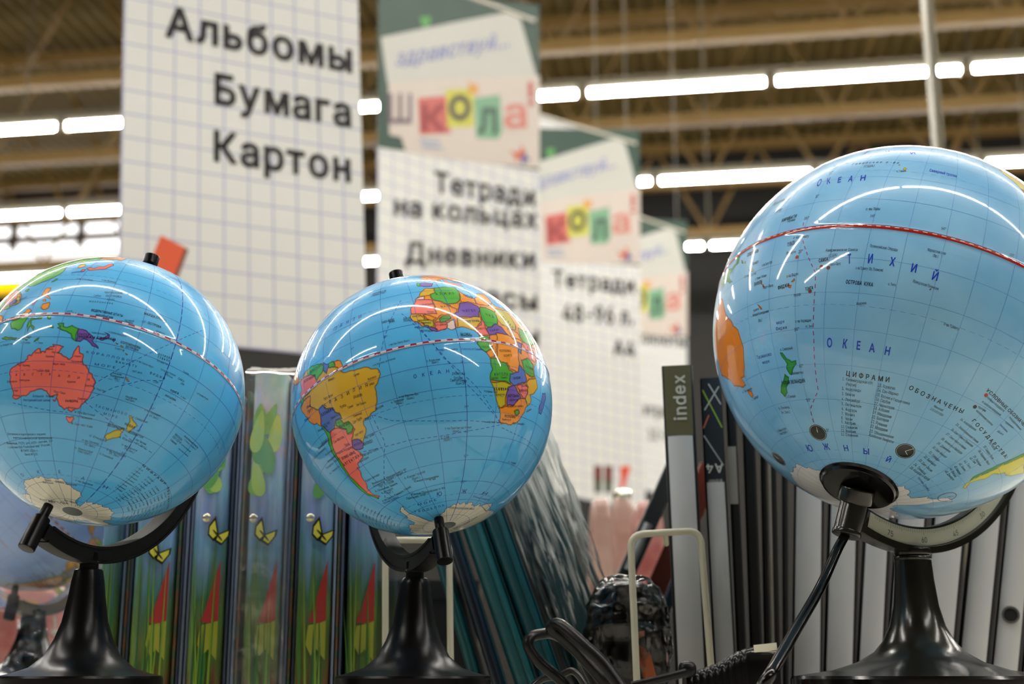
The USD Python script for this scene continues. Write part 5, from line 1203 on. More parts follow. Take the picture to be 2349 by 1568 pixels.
for k, (lo_, la_) in enumerate(CLOCKS):
    if k < 3:
        LB.disc(f'clock_dial.{k}', lo_, la_, 2.65, (40, 44, 46), .00014); LB.disc(f'clock_dial.{k}', lo_, la_, 2.45, (150, 160, 160), .00016, 2.3)
        hand = (200, 208, 208)
    else: LB.disc(f'clock_dial.{k}', lo_, la_, 2.7, (50, 60, 100), .00014, 2.5); hand = (50, 60, 100)
    LB.line(f'clock_dial.{k}', [(lo_, la_), (lo_ + (0.5 if k != 1 else 3.2), la_ + 1.8)], .0004, hand, .00018); LB.line(f'clock_dial.{k}', [(lo_, la_), (lo_ - (.1 if k != 1 else -2.4), la_ - (-.9 if k != 1 else .9))], .0004, hand, .00018)
for a, b, c in ((-112.6, -37.0, (170, 30, 30)), (-113.6, -41.2, (50, 40, 50)), (179.4, -8.9, (150, 60, 40)), (-172.2, -12.6, (120, 50, 40)), (-170, -13, (120, 50, 40)), (-175, -19.6, (120, 60, 40))): LB.disc(f'town_dot.{a}', a, b, .55, c, .00018, n=12)
rvR = [-0.0583, 0.3806, 0.7877]; CRw = np.array(CR) + E3
arcR = Arc(CRw, .1795, [(1962, 1160, -1), (2078, 1282, -1), (2310, 1120, 1), (2116, 345, 1)])
loR = arcR.low(); lowR = arcR.at(loR); locR = np.array([lowR[0], lowR[1], SHELF])
gR = thing('lamp_globe', 'large pale blue globe showing the Pacific Ocean, on a dark stand at right', 'globe', locR)
put_ball(LB, gR, CRw, locR, rvR, M_ocean2)
topR = lowR[2] - .0115
prof = [(.1, .0285), (.07, .0330), (.05, .0392), (.036, .0475), (.029, .0555), (.0225, .0680), (.0184, .084), (.0160, .105), (.0150, topR - SHELF - .004), (.0142, topR - SHELF - .003), (0, topR - SHELF - .003)]
def upR(m): m = m.copy(); m.apply_translation([locR[0], locR[1], SHELF]); return m
obj('base', upR(lathe([(0, 0), (.103, 0), (.1045, .003), (.1045, .026), (.103, .0285), (0, .0285)], 120)), M_black2, gR, loc=locR)
obj('column', upR(lathe([(0, .0280), (.1015, .0280)] + prof, 120)), M_dark, gR, loc=locR)
obj('collar', upR(cat(cyl([0, 0, topR - SHELF - .0045], [0, 0, topR - SHELF], .0155, 40), cyl([0, 0, topR - SHELF], [0, 0, topR - SHELF + .0065], .0150, 40))), M_dark, gR, loc=locR)
arm = obj('meridian_arm', cat(arcR.bar(8, 177, .0085, .0048, .1755), arcR.bar(6, 178, .0032, .0082, .1862)), M_dark, gR, loc=locR)
side = -1.0 if (arcR.n @ (lowR - E3)) > 0 else 1.0          # the arm's face turned to the camera
a0s, a1s = 9, 170; d_ = np.linspace(a0s, a1s, 90); ip, op = arcR.at(d_, .1690, side * .00495), arcR.at(d_, .1826, side * .00495)
fm = trimesh.Trimesh(np.vstack([ip, op]), np.vstack([np.c_[np.arange(89), np.arange(89) + 1, np.arange(89) + 91], np.c_[np.arange(89), np.arange(89) + 91, np.arange(89) + 90]]), process=False)
m_ = fm.copy(); m_.apply_translation(-locR); obj('scale_face', m_, M_scale, arm, normals=np.tile(arcR.n * side, (180, 1)), label='pale degree scale')
th60 = min(np.linspace(10, 90, 400), key=lambda a: abs(project(arcR.at(a, .172))[0] - 2107)); th45 = min(np.linspace(10, 110, 500), key=lambda a: abs(project(arcR.at(a, .172))[0] - 2176)); deg1 = (th45 - th60) / 15
SV, ST, n_ = [], [], 0
for k in range(-22, 50):
    a = th60 + k * deg1
    if not a0s < a < a1s: continue
    L_ = .0046 if k % 15 == 0 else (.0036 if k % 5 == 0 else .0026); w = .0001 / .17 * 180 / math.pi * 1.6
    SV.append(np.array([arcR.at(a + x, .1692 + y * L_, side * .0051) for x, y in ((-w, 0), (w, 0), (w, 1), (-w, 1))])); ST.append(np.array([[0, 1, 2], [0, 2, 3]]) + n_); n_ += 4
for k in (-1, 0, 1, 2, 3):
    V, T, w = text2d(str(60 - 15 * k)); h = .0046
    vv = [arcR.at(th60 + 15 * k * deg1 + (x - w / 2) * h / .177 * 180 / math.pi, .1800 - y * h, side * .0051) for x, y in V]; SV.append(np.array(vv)); ST.append(T + n_); n_ += len(V)
obj('scale_marks', trimesh.Trimesh(np.vstack(SV) - locR, np.vstack(ST), process=False), mat('scale_ink', (30, 30, 28), .4), arm, normals=np.tile(arcR.n * side, (n_, 1)))
ax = rotm(rvR) @ np.array([0, 0, -1.0])
dS = on_sphere(1966, 1125, CRw, .163, -1) - CRw; dS /= np.linalg.norm(dS); sk = arcR.s
obj('socket_plate', cat(cyl(CRw + dS * .1540, CRw + dS * .1625, .0318, 56, .0300)), M_black2, gR, loc=locR, label='black round plate at the south pole')
s0, s1 = on_sphere(1962, 1142, CRw, .1665, -1), on_sphere(1941, 1226, CRw, .197, -1)
obj('lamp_socket', cat(cyl(CRw + dS * .160, s0 + (s1 - s0) * .12, .0140, 40), cyl(s0, s1, .0108, 40), cyl(s1 - (s1 - s0) * .12, s1 + (s1 - s0) * .04, .0116, 40)), M_dark, gR, loc=locR)
nd = arcR.dir(180); obj('north_pin', cat(cyl(CRw + nd * .162, CRw + nd * .198, .0085), cyl(CRw + nd * .155, CRw + nd * .168, .0055)), M_black, gR, loc=locR)
e0 = s1 - (s1 - s0) * .05; cord = smooth_path([e0, P(1920, 1262, e0[1] - .012), P(1880, 1350, e0[1] - .035), P(1822, 1450, e0[1] - .085), P(1770, 1540, e0[1] - .130), P(1738, 1592, e0[1] - .150), np.array([.133, .775, SHELF + .0085]), np.array([.120, .73, SHELF + .0056]), np.array([.106, .68, SHELF + .0056])], 8)
obj('lamp_cord', tube(cord, .0045, 14, radii=np.linspace(.0038, .0050, len(cord))), M_black2, gR, loc=locR)

# ---------------------------------------------------------------- the shelf
M_shelf = mat('shelf_enamel', (205, 200, 186), 0.4)
t = thing('shelf', 'cream metal shelf board carrying the globes and folders', 'shelf', (0.1, 1.4, 0))
obj('shelf_board', box(-1.5, 1.7, .60, 2.25, SHELF - .035, SHELF), M_shelf, t, loc=(.1, 1.4, 0))
obj('front_lip', box(-1.5, 1.7, .585, .60, SHELF - .05, SHELF), M_shelf, t, loc=(.1, 1.4, 0))
obj('cabinet_body', box(-1.46, 1.66, .66, 2.2, .1, SHELF - .036), M_shelf, t, loc=(.1, 1.4, 0))
obj('plinth', box(-1.46, 1.66, .70, 2.16, 0, .1), M_black, t, loc=(.1, 1.4, 0))

def yawed(m, base):
    """Turns a mesh standing at the base point so that its front looks to where the shopper stands."""
    m = m.copy(); m.apply_transform(trimesh.transformations.rotation_matrix(-math.atan2(base[0], base[1]), [0, 0, 1])); return m
def lean(m, base, deg):
    """Leans a mesh built upright at the origin (positive: top to the right) and stands its lower edge on the base point."""
    m = m.copy(); m.apply_transform(trimesh.transformations.rotation_matrix(math.radians(deg), [0, 1, 0])); m.apply_translation(base); return m
def foot(px, py, y, deg, half):
    """Where a leaning thing whose axis crosses the pixel at ground distance y stands on the shelf."""
    p = P(px, py, y); h = p[2] - SHELF - half * abs(math.sin(math.radians(deg))); return np.array([p[0] - math.tan(math.radians(deg)) * h, y, SHELF + half * abs(math.sin(math.radians(deg)))])

# ---------------------------------------------------------------- picture folders
def mat_meadow(name, seed):
    nodes = {'t': ('texture_coordinate', {}), 's': ('separate_xyz', {}), 'm': ('mapping', {'scale': (130, 130, 9), 'location': (seed, 0, 0)}), 'n': ('noise_texture', {'scale': 1.0, 'detail': 4}),
             'k': ('math', {'math_type': 'multiply_add', 'value2': .16, 'value3': -.08}), 'z': ('math', {'math_type': 'add'}), 'mr': ('map_range', {'from_min': 0.0, 'from_max': .33}),
             'r': ('rgb_ramp', {'ramp': [(0, lin((96, 62, 40))), (.07, lin((110, 84, 50))), (.12, lin((84, 104, 50))), (.22, lin((104, 126, 58))), (.32, lin((74, 112, 76))), (.42, lin((92, 132, 156))), (.55, lin((124, 156, 188))), (.72, lin((160, 180, 200))), (.84, lin((188, 202, 206))), (1, lin((196, 210, 190)))]}),
             'm2': ('mapping', {'scale': (60, 60, 26)}), 'n2': ('noise_texture', {'scale': 1.0, 'detail': 3}), 'x': ('mix', {'mix_type': 'overlay', 'fac': .5}), 'p': ('principled_bsdf', {'roughness': .24, 'coat_weight': .5, 'coat_roughness': .1}), 'b': ('bump', {'strength': .12, 'distance': .01})}
    links = [('t.object', 's.vector'), ('t.object', 'm.vector'), ('m.vector', 'n.vector'), ('n.fac', 'k.value1'), ('k.value', 'z.value1'), ('s.z', 'z.value2'), ('z.value', 'mr.value'), ('mr.result', 'r.fac'), ('t.object', 'm2.vector'), ('m2.vector', 'n2.vector'), ('r.color', 'x.color1'), ('n2.color', 'x.color2'), ('x.color', 'p.base_color'), ('n2.fac', 'b.height'), ('b.normal', 'p.coat_normal')]
    return usdkit.material(stage, f'{LOOKS}/{name}', nodes, links, surface='p.BSDF')
M_leafprint = mat_tint('folder_ink', .25, coat_weight=.5, coat_roughness=.1)
M_edge = mat('folder_edge', (140, 152, 178), .25, coat_weight=.3)
M_edge2 = mat_noise('folder_edge_print', (90, 120, 96), (160, 110, 80), (4, 4, 60), .25)
M_edge3 = mat('folder_edge_dark', (84, 92, 112), .3)
M_snap = mat('snap_metal', (214, 206, 184), .22, metallic=.9)
M_clear = mat_film('clear_film', haze=.07, rough=.12, base=.02)
def ell(cx, cz, a, b, rot, n=20, tip=0.0):
    t = np.linspace(0, 2 * np.pi, n, endpoint=False); x, y = a * np.cos(t), b * np.sin(t) * (1 - tip * np.cos(t)); c, s = math.cos(rot), math.sin(rot); return np.c_[cx + c * x - s * y, cz + s * x + c * y]
def decal(t, name, pts, col, y, loc):
    v, f = trimesh.creation.triangulate_polygon(Polygon(pts).buffer(0), engine='earcut'); v = np.asarray(v)
    f = np.asarray(f)[:, ::-1] if np.cross(v[f[0][1]] - v[f[0][0]], v[f[0][2]] - v[f[0][0]]) < 0 else np.asarray(f)
    obj(name, trimesh.Trimesh(np.c_[v[:, 0], np.full(len(v), y), v[:, 1]], f, process=False), M_leafprint, t, normals=np.tile([0, -1.0, 0], (len(v), 1)), col=np.tile(lin(col), (len(v), 1)))
FY, FH = 1.262, .306
words = [('leftmost of the meadow picture folders, half behind the left globe stand', 262, 0), ('meadow picture folder directly right of the left globe stand, second from left', 393, 1), ('meadow picture folder with butterfly, third from left, under the left globe', 512, 2), ('meadow picture folder standing tallest in the gap between the two small globes', 640, 3), ('meadow picture folder under the left edge of the middle globe', 757, 4), ('rightmost dark meadow picture folder, just left of the middle globe stand', 863, 5)]
widths = [44, 90, 76, 80, 76, 72]
for (lab, pr, k), wpx in zip(words, widths):
    xr, xl = P(pr, 1300, FY)[0], P(pr - wpx, 1300, FY)[0]; w = xr - xl; yk = FY + (.012 if k in (0, 5) else .003 * (k % 2)); hk = FH + (.004 if k == 3 else -.004 * (k % 3)); cx = (xl + xr) / 2; D = .235
    loc = np.array([cx, yk + D / 2, SHELF]); t = thing('picture_folder', lab, 'folder', loc)
    obj('body', rprism(w, D, hk, .009), mat_meadow(f'meadow_{k}', k * 1.7), t)
    yf = -D / 2 - .0006; nx = (4, 4, 4, 4, 3, 0)[k]
    for j in range(nx):          # the plastic leaves behind the front, seen edge-on
        x = w / 2 + .0024 + j * .0036
        obj('leaf_edge', (lambda m: (m.apply_translation([x, .006 + .002 * (j % 2), 0]), m)[1])(rprism(.0026, D - .014, hk - .004 * (j % 3) - .003, .0012)), (M_edge, M_edge2, M_edge3, M_edge)[(j + k) % 4], t)
    bx = (-.004, .004, .008, .0, .006, 0)[k]; bz = EYE - SHELF + (.135 if k != 1 else .118)
    if k not in (0, 5):
        s = trimesh.creation.icosphere(3, .0042); s.apply_scale([1, .55, 1]); s.apply_translation([bx - .010, yf - .0006, bz + .006]); obj('snap_button', s, M_snap, t, label='round metal snap button')
        for wing in ([(0, -.004), (-.0030, .0105), (-.0078, .004), (-.0082, -.003), (-.004, -.0075)], [(0, -.004), (.0105, .0002), (.0098, -.0045), (.004, -.0118), (-.0012, -.0085)]):
            q = np.array(wing) + [bx + .001, bz - .006]; c_ = q.mean(0); decal(t, 'butterfly_wing', c_ + (q - c_) * 1.3, (34, 34, 20), yf - .0010, loc); decal(t, 'butterfly_wing', c_ + (q - c_) * .92, (212, 206, 70), yf - .0012, loc)
        decal(t, 'butterfly_body', ell(bx + .001, bz - .010, .007, .0009, 2.3), (40, 36, 26), yf - .0014, loc)
    xr_ = w / 2 - .002; top = .118
    if k: decal(t, 'cap_print', [(xr_, top - .02), (xr_, top + .014), (xr_ - .005, top - .004), (xr_ - .012, top - .030), (xr_ - .0165, top - .042), (xr_ - .006, top - .043), (xr_, top - .040)], (158, 52, 50), yf - .0010, loc); decal(t, 'flower_print', [(xr_, top - .041), (xr_ - .016, top - .045), (xr_ - .018, top - .062), (xr_ - .013, top - .072), (xr_ - .008, top - .066), (xr_, top - .076)], (150, 154, 52), yf - .0009, loc)
    r_ = np.random.default_rng(60 + k)
    for j in range(11): gx = r_.uniform(-w / 2 + .004, w / 2 - .006); gh = r_.uniform(.03, .13); decal(t, 'grass_blade', [(gx, .015), (gx + .0022, .015), (gx + r_.uniform(-.006, .006), .03 + gh)], ((66, 120, 46), (120, 150, 50), (46, 92, 56))[j % 3], yf - .0008 - .00006 * j, loc)
    for j in range(9): lx, lz = r_.uniform(-w / 2 + .007, w / 2 - .007), r_.uniform(.20, hk - .012); decal(t, 'leaf_print', ell(lx, lz, r_.uniform(.012, .021), .0058, 1.5 + r_.uniform(-.5, .5), tip=.5), ((120, 176, 84), (166, 200, 96), (98, 160, 84))[j % 3], yf - .0006 - .00008 * j, loc)
def film_patch(name, label, fn, nu, nv, amp, s, seed, m=None, catg='film', loc=None, zs=1.0, streaks=None):
    me = sheet(fn, nu, nv); U, V_ = np.meshgrid(np.linspace(0, 1, nu), np.linspace(0, 1, nv), indexing='ij')
    n = np.array(me.vertex_normals); v = np.array(me.vertices); me = trimesh.Trimesh(v + n * crumple(v * [1, 1, zs] if streaks is None else np.stack([U.ravel() * streaks[0] + .8 * V_.ravel(), V_.ravel() * streaks[1], 0 * U.ravel()], 1), s if streaks is None else 1.0, amp, seed)[:, None], me.faces, process=False)
    loc = np.array([me.bounds[:, 0].mean(), me.bounds[:, 1].mean(), me.bounds[0, 2]]) if loc is None else loc
    p = thing(name, label, catg, loc); obj('film_sheet', me, m or M_clear, p, smooth=True, loc=loc); return p
fx0, fx1 = P(556, 1100, FY)[0], P(672, 1100, FY)[0]
def wrap_fn(u, v):      # over the top and down the front of the folders in the gap
    s = v * .33; z = np.where(s < .025, SHELF + FH + .017 - .5 * s ** 2 / .025, SHELF + FH + .017 - .0125 - (s - .025)); y = np.where(s < .025, FY - .013 + (.025 - s) * 1.6, FY - .013 - .003 * np.sin(v * 3)); return np.stack([fx0 + (fx1 - fx0) * u, y, z], -1)
film_patch('film_wrap', 'clear crinkled film over the folder tops between the small globes', wrap_fn, 60, 60, .0035, 55, 3, mat_film('film_white', haze=.05, rough=.18, base=.05))

# ---------------------------------------------------------------- teal folders leaning left, under the middle globe
def mat_teal(name, c): return mat_noise(name, c, tuple(int(v * .86) for v in c), (8, 8, 3), .3, coat_weight=.35, coat_roughness=.12)
M_teal, M_teal2, M_navy = mat_teal('teal_plastic', (12, 76, 86)), mat_teal('teal_plastic_light', (32, 94, 101)), mat_teal('navy_plastic', (18, 34, 52))
teal = [(1044, 27, 17.0, 1.31, M_teal2, 'narrow teal plastic folder leaning left beside the middle globe stand'), (1090, 28, 18.0, 1.30, M_navy, 'dark navy plastic folder leaning between two teal folders'), (1149, 50, 19.2, 1.30, M_teal2, 'broad light teal plastic folder leaning under the middle globe'), (1208, 48, 19.6, 1.30, M_teal, 'deep teal plastic folder leaning left of the film bag')]
for px, wpx, dg, y, m, lab in teal:
    w = wpx / F * y * math.cos(math.radians(dg)); b = foot(px, 1398, y, -dg, w / 2); t = thing('plastic_folder', lab, 'folder', b)
    D = .23; body = rprism(w, D, .315, min(w * .42, .009), 7); body.apply_translation([0, D / 2, 0]); obj('body', lean(body, [0, 0, 0], -dg), m, t)
    sp = rprism(w * .16, .003, .306, .0008); sp.apply_translation([w * .22, -.0012, .004]); obj('spine_rib', lean(sp, [0, 0, 0], -dg), m, t)
    fl = rprism(.0016, D - .01, .31, .0005); fl.apply_translation([w / 2 + .0010, D / 2, 0]); obj('cover_flap', lean(fl, [0, 0, 0], -dg), M_teal, t)
y4, dg4 = 1.345, 19.0; w4 = 96 / F * y4; b4_ = foot(1318, 1398, y4, -dg4, w4 / 2 + .014)
t = thing('plastic_folder', 'wide teal folder inside the shiny crumpled film bag', 'folder', b4_)
body = rprism(w4, .20, .285, .010, 7); body.apply_translation([0, .1, 0]); obj('body', lean(body, [0, 0, 0], -dg4), M_teal, t)
for k in range(3):
    fl = rprism(.002, .19, .28, .0006); fl.apply_translation([-w4 / 2 - .002 - .0032 * k, .1, 0]); obj('cover_flap', lean(fl, [0, 0, 0], -dg4), mat('clear_flap', (120, 130, 134), .2, alpha=.55) if k == 0 else UsdShade.Material.Get(stage, f'{LOOKS}/clear_flap'), t)
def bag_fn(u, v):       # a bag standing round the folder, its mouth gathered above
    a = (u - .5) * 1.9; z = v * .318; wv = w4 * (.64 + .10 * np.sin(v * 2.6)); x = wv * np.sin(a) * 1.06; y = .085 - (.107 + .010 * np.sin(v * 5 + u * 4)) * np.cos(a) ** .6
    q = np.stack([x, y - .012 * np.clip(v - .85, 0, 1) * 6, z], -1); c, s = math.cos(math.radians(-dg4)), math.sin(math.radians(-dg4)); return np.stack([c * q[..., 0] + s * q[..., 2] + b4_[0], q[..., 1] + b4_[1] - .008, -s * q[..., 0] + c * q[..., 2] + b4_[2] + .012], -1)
film_patch('film_bag', 'shiny crumpled clear bag full of highlights around the teal folder', bag_fn, 220, 90, .0075, 70, 11, mat_painted_glint('bag_film', .33), 'bag', streaks=(17, 4.0))

# ---------------------------------------------------------------- cream wire racks
M_wirew = mat('cream_wire', (206, 202, 180), .3)
def hoop(lab, xl, xr, ytop_l, ytop_r, y, r, stub=None, splay=(0, 0)):
    a, b = P(xl, ytop_l, y), P(xr, ytop_r, y); c = .012; L = P(xl + splay[0], 1545, y); R_ = P(xr + splay[1], 1545, y); zb = SHELF + r
    fa, fb = np.array([L[0] + (L[0] - a[0]) * .25, y, zb]), np.array([R_[0] + (R_[0] - b[0]) * .25, y, zb])
    arc_ = lambda p, q, k: [p * (1 - t) ** 2 + k * 2 * t * (1 - t) + q * t * t for t in np.linspace(0, 1, 8)]
    up_a, ri = (fa - a) / np.linalg.norm(fa - a), (b - a) / np.linalg.norm(b - a); up_b = (fb - b) / np.linalg.norm(fb - b)
    pts = [fa, fa * .5 + a * .5] + arc_(a + up_a * c, a + ri * c, a) + arc_(b - ri * c, b + up_b * c, b) + [fb * .5 + b * .5, fb]
    loc = np.array([(a[0] + b[0]) / 2, y + .06, SHELF]); t = thing('wire_rack', lab, 'wire rack', loc)
    obj('front_hoop', tube(pts, r, 14), M_wirew, t, loc=loc)
    for q in (fa, fb): obj('base_wire', tube([q, q - [0, .03, 0], q - [0, .06, 0]], r * .9, 12), M_wirew, t, loc=loc)
    if stub: s = a * (1 - stub) + b * stub; obj('stub', cyl(s, s + [.002, .014, -.009], r * .85), M_wirew, t, loc=loc)
    return t
hoop('cream wire rack hoop standing in front of the white-spined binder', 1446, 1606, 1226, 1216, 1.20, .0031, .5, (14, 26))
hoop('cream wire rack hoop behind the middle globe stand', 884, 1030, 1238, 1238, 1.245, .0030, None, (0, 4))

# ---------------------------------------------------------------- binders
M_bind = mat_noise('binder_board', (14, 13, 14), (19, 18, 18), (40, 40, 40), .42)
M_label = mat_noise('white_spine_label', (206, 206, 206), (194, 194, 196), (3, 3, 3), .3, coat_weight=.3)
M_olive, M_slate, M_brown = mat('olive_label', (102, 98, 74), .3), mat('slate_label', (44, 48, 52), .3), mat_noise('russet_board', (124, 52, 34), (108, 44, 30), (10, 10, 10), .4)
M_ringm = mat('ring_metal', (150, 150, 146), .25, metallic=.8)
M_ink = mat_tint('binder_ink', .35)
def binder(lab, pl, pr, py, y, dg, body=M_bind, label=(.02, .30, .8), head=None, finger=None, D=.27, hgt=.322, group=None, lm=M_label):
    w = (pr - pl) / F * y * math.cos(math.radians(dg)); b = foot((pl + pr) / 2, py, y, dg, w / 2); t = thing('ring_binder', lab, 'binder', b, group)
    L = lambda m: yawed(lean(m, [0, 0, 0], dg), b)
    sp = rprism(w, .014, hgt, .003); sp.apply_translation([0, .007, 0]); obj('spine', L(sp), body, t)
    for s, nm in ((-1, 'cover'), (1, 'cover')): c = rprism(.0024, D, hgt, .0008); c.apply_translation([s * (w / 2 - .0013), D / 2 + .004, 0]); obj(nm, L(c), body, t)
    pg = rprism(w * .62, D - .05, hgt - .022, .002); pg.apply_translation([0, D / 2 + .012, .004]); obj('pages', L(pg), M_label, t)
    if label:
        z0, z1, k = label; a_ = np.linspace(-1, 1, 13); l_ = trimesh.creation.extrude_polygon(Polygon([(w * k / 2 * x, -.0008 - .0024 * (1 - x * x)) for x in a_] + [(w * k / 2, .0006), (-w * k / 2, .0006)]), z1 - z0, engine='earcut'); l_.apply_translation([0, 0, z0]); obj('spine_label', L(l_), lm, t)
    if head:
        z0, z1, m = head; l_ = rprism(w * .86, .0016, z1 - z0, .0004); l_.apply_translation([0, -.0004, z0]); obj('head_label', L(l_), m, t)
    if finger:
        ring_ = trimesh.creation.annulus(.0065, .0085, .003, sections=28); ring_.apply_transform(trimesh.transformations.rotation_matrix(math.pi / 2, [1, 0, 0])); ring_.apply_translation([0, -.0030, finger]); obj('finger_ring', L(ring_), M_ringm, t)
        hole = cyl([0, -.0038, finger], [0, .002, finger], .0064); obj('finger_hole', L(hole), mat('hole_dark', (12, 12, 12), .8) if not stage.GetPrimAtPath(f'{LOOKS}/hole_dark') else f'{LOOKS}/hole_dark', t)
    return t, w, L
def spine_text(t, L, s, x, z, h, col, up=True, bold=True, y=-.0016):
    """Lettering on a spine, running up it or upside down across it."""
    V, T, w = text2d(s, bold); V = V * h
    V = np.c_[x - V[:, 1] + h / 2, z + V[:, 0]] if up else np.c_[x + w * h / 2 - V[:, 0], z - V[:, 1]]
    m = trimesh.Trimesh(np.c_[V[:, 0], np.full(len(V), y), V[:, 1]], T if True else T, process=False); m = L(m); n = L(trimesh.Trimesh([[0, 0, 0], [0, -1, 0], [1, 0, 0]], [[0, 1, 2]], process=False)); nn = np.array([0, -1.0, 0])
    obj('lettering', m, M_ink, t, normals=np.tile(nn, (len(V), 1)), col=np.tile(lin(col), (len(V), 1)))
yB = 1.285
zpx = lambda py, y: float(P(1560, py, y)[2] - SHELF)
t, w, L = binder('white-spined black binder with a dark index label, left of the large globe', 1534, 1606, 1200, yB, -1.0, label=(.012, zpx(1000, yB), .80), head=(zpx(1000, yB) + .0005, .3215, M_olive), hgt=.322)
spine_text(t, L, 'index', 0.001, zpx(966, yB), .0118, (200, 198, 186))
t, w, L = binder('black binder with a white A4 spine label, touching the left side of the large globe', 1622, 1671, 1200, yB + .012, -.9, label=(.012, zpx(1106, yB + .012), .82), head=(zpx(1106, yB + .012) + .0005, .312, M_slate), hgt=.312)
spine_text(t, L, 'А4', 0, zpx(1060, yB), .0085, (206, 206, 200), up=False); spine_text(t, L, 'формат', 0, zpx(1096, yB), .0026, (206, 206, 200), up=False, bold=False)
for (x0, z0, x1, z1, c) in ((-.008, .300, .009, .262, (150, 190, 60)), (-.002, .306, .009, .285, (190, 190, 186)), (.008, .303, -.007, .280, (190, 190, 186)), (-.009, .255, .0085, .225, (176, 176, 176)), (-.009, .262, -.003, .275, (214, 110, 80))):
    d = np.array([x1 - x0, z1 - z0]); n = np.array([-d[1], d[0]]) / np.hypot(*d) * .0006; q = np.array([[x0, z0] - n, [x1, z1] - n, [x1, z1] + n, [x0, z0] + n]); q = q if True else q
    obj('cover_line', L(trimesh.Trimesh(np.c_[q[:, 0], np.full(4, -.0016), q[:, 1]], [[0, 1, 2], [0, 2, 3]], process=False)), M_ink, t, normals=np.tile([0, -1.0, 0], (4, 1)), col=np.tile(lin(c), (4, 1)))
t, w, L = binder('plain black binder with a small grey hanging tag, third from left', 1679, 1701, 1240, yB + .02, -.3, label=None, hgt=.318)
tb = rprism(.0085, .0012, .056, .0004); tb.apply_translation([-.001, -.0022, zpx(1150, yB)]); obj('price_tag', L(tb), mat('grey_tag', (150, 146, 140), .4), t)
binder('plain black binder behind the left side of the large globe', 1714, 1742, 1300, 1.335, .4, label=None)
binder('black binder with a thin grey spine strip behind the large globe', 1751, 1786, 1384, 1.345, 1.4, label=(.01, .30, .34), lm=mat('grey_strip', (128, 124, 116), .35))
binder('black binder between the grey strip and the first white spine', 1795, 1808, 1384, 1.345, 2.4, label=None)
whites = [(1819, 1886, 3.6, 'first white binder spine from the left, behind the lamp cord'), (1894, 1964, 4.8, 'second white binder spine, right of the lamp cord'), (1972, 2034, 6.4, 'third white binder spine, just left of the large globe column'), (2042, 2110, 7.6, 'white binder spine hidden behind the large globe column'), (2120, 2198, 9.2, 'white binder spine leaning just right of the large globe column'), (2208, 2279, 9.8, 'greyish white binder spine second right of the column'), (2288, 2349, 10.0, 'greyish white binder with a dark finger hole, at the right edge'), (2358, 2420, 10.2, 'white binder cut by the right picture edge')]
for k, (a, b, dg, lab) in enumerate(whites): binder(lab, a, b, 1384, 1.352 + .002 * (k % 2), dg, label=(.006, .30, .84 - .04 * (k % 3)), finger=.085 if k == 6 else None)
# leaning dark and russet binders behind
t, w, L = binder('dark grey binder leaning right behind the cream wire rack', 1440, 1484, 1260, 1.62, 25.0, body=M_slate, label=(.16, .22, .5), lm=mat('grey_sticker', (150, 156, 158), .35), hgt=.31, D=.15)
spine_text(t, L, 'A4', 0, .205, .008, (40, 46, 50), up=False)
binder('russet brown binder leaning against the white-spined binder', 1502, 1562, 1300, 1.665, 25.0, body=M_brown, label=None, hgt=.30, D=.13)
binder('dark teal binder leaning low behind the wire rack', 1512, 1540, 1400, 1.585, 22.0, body=M_navy, label=None, hgt=.15, D=.055)

# ---------------------------------------------------------------- wrapped and boxed goods
def lump(cx, cy, z0, sx, sy, sz, p=3.2, amp=.004, s=40, seed=0, sub=5):
    m = trimesh.creation.icosphere(sub, 1.0); v = np.array(m.vertices); v = np.sign(v) * np.abs(v) ** (2 / p); v = v / np.maximum(1e-9, np.abs(v)).max() ; v = v * [sx / 2, sy / 2, sz / 2]
    n = v / (np.linalg.norm(v, axis=1, keepdims=True) + 1e-9); v = v + n * crumple(v + seed, s, amp, seed)[:, None]; v[:, 2] -= v[:, 2].min(); return trimesh.Trimesh(v + [cx, cy, z0], m.faces, process=False)
M_dkpack = mat_noise('black_package', (12, 11, 10), (22, 19, 16), (30, 30, 30), .35, coat_weight=.15)
M_film2 = mat_film('package_film', haze=.0, rough=.08, base=.01)
pk = P(1438, 1450, 1.235); z_ = P(1438, 1350, 1.235)[2] - SHELF
loc = np.array([pk[0], 1.235, SHELF]); t = thing('wrapped_package', 'black package in clear crackly film beside the cream wire rack', 'package', loc)
obj('contents', lump(0, 0, 0, .058, .034, z_ - .008, 3.2, .006, 55, 4), M_dkpack, t, smooth=True)
st_ = rprism(.012, .004, z_ - .045, .001); st_.apply_transform(trimesh.transformations.rotation_matrix(math.radians(-14), [0, 1, 0])); st_.apply_translation([.022, -.0205, .008]); obj('colour_stripe', st_, mat('copper_stripe', (168, 92, 58), .3), t)
obj('film_cover', lump(0, 0, 0, .064, .040, z_ - .002, 3.0, .006, 60, 9), M_film2, t, smooth=True)
M_pink = mat_noise('pink_paper_pack', (186, 158, 146), (170, 138, 128), (9, 9, 9), .35, coat_weight=.4, coat_roughness=.15)
M_pinkr = mat_noise('pink_red_pack', (150, 78, 76), (190, 146, 138), (14, 14, 14), .35, lo=.35, hi=.65, coat_weight=.4, coat_roughness=.12)
M_silver = mat('silver_foil', (226, 222, 206), .18, metallic=.7)
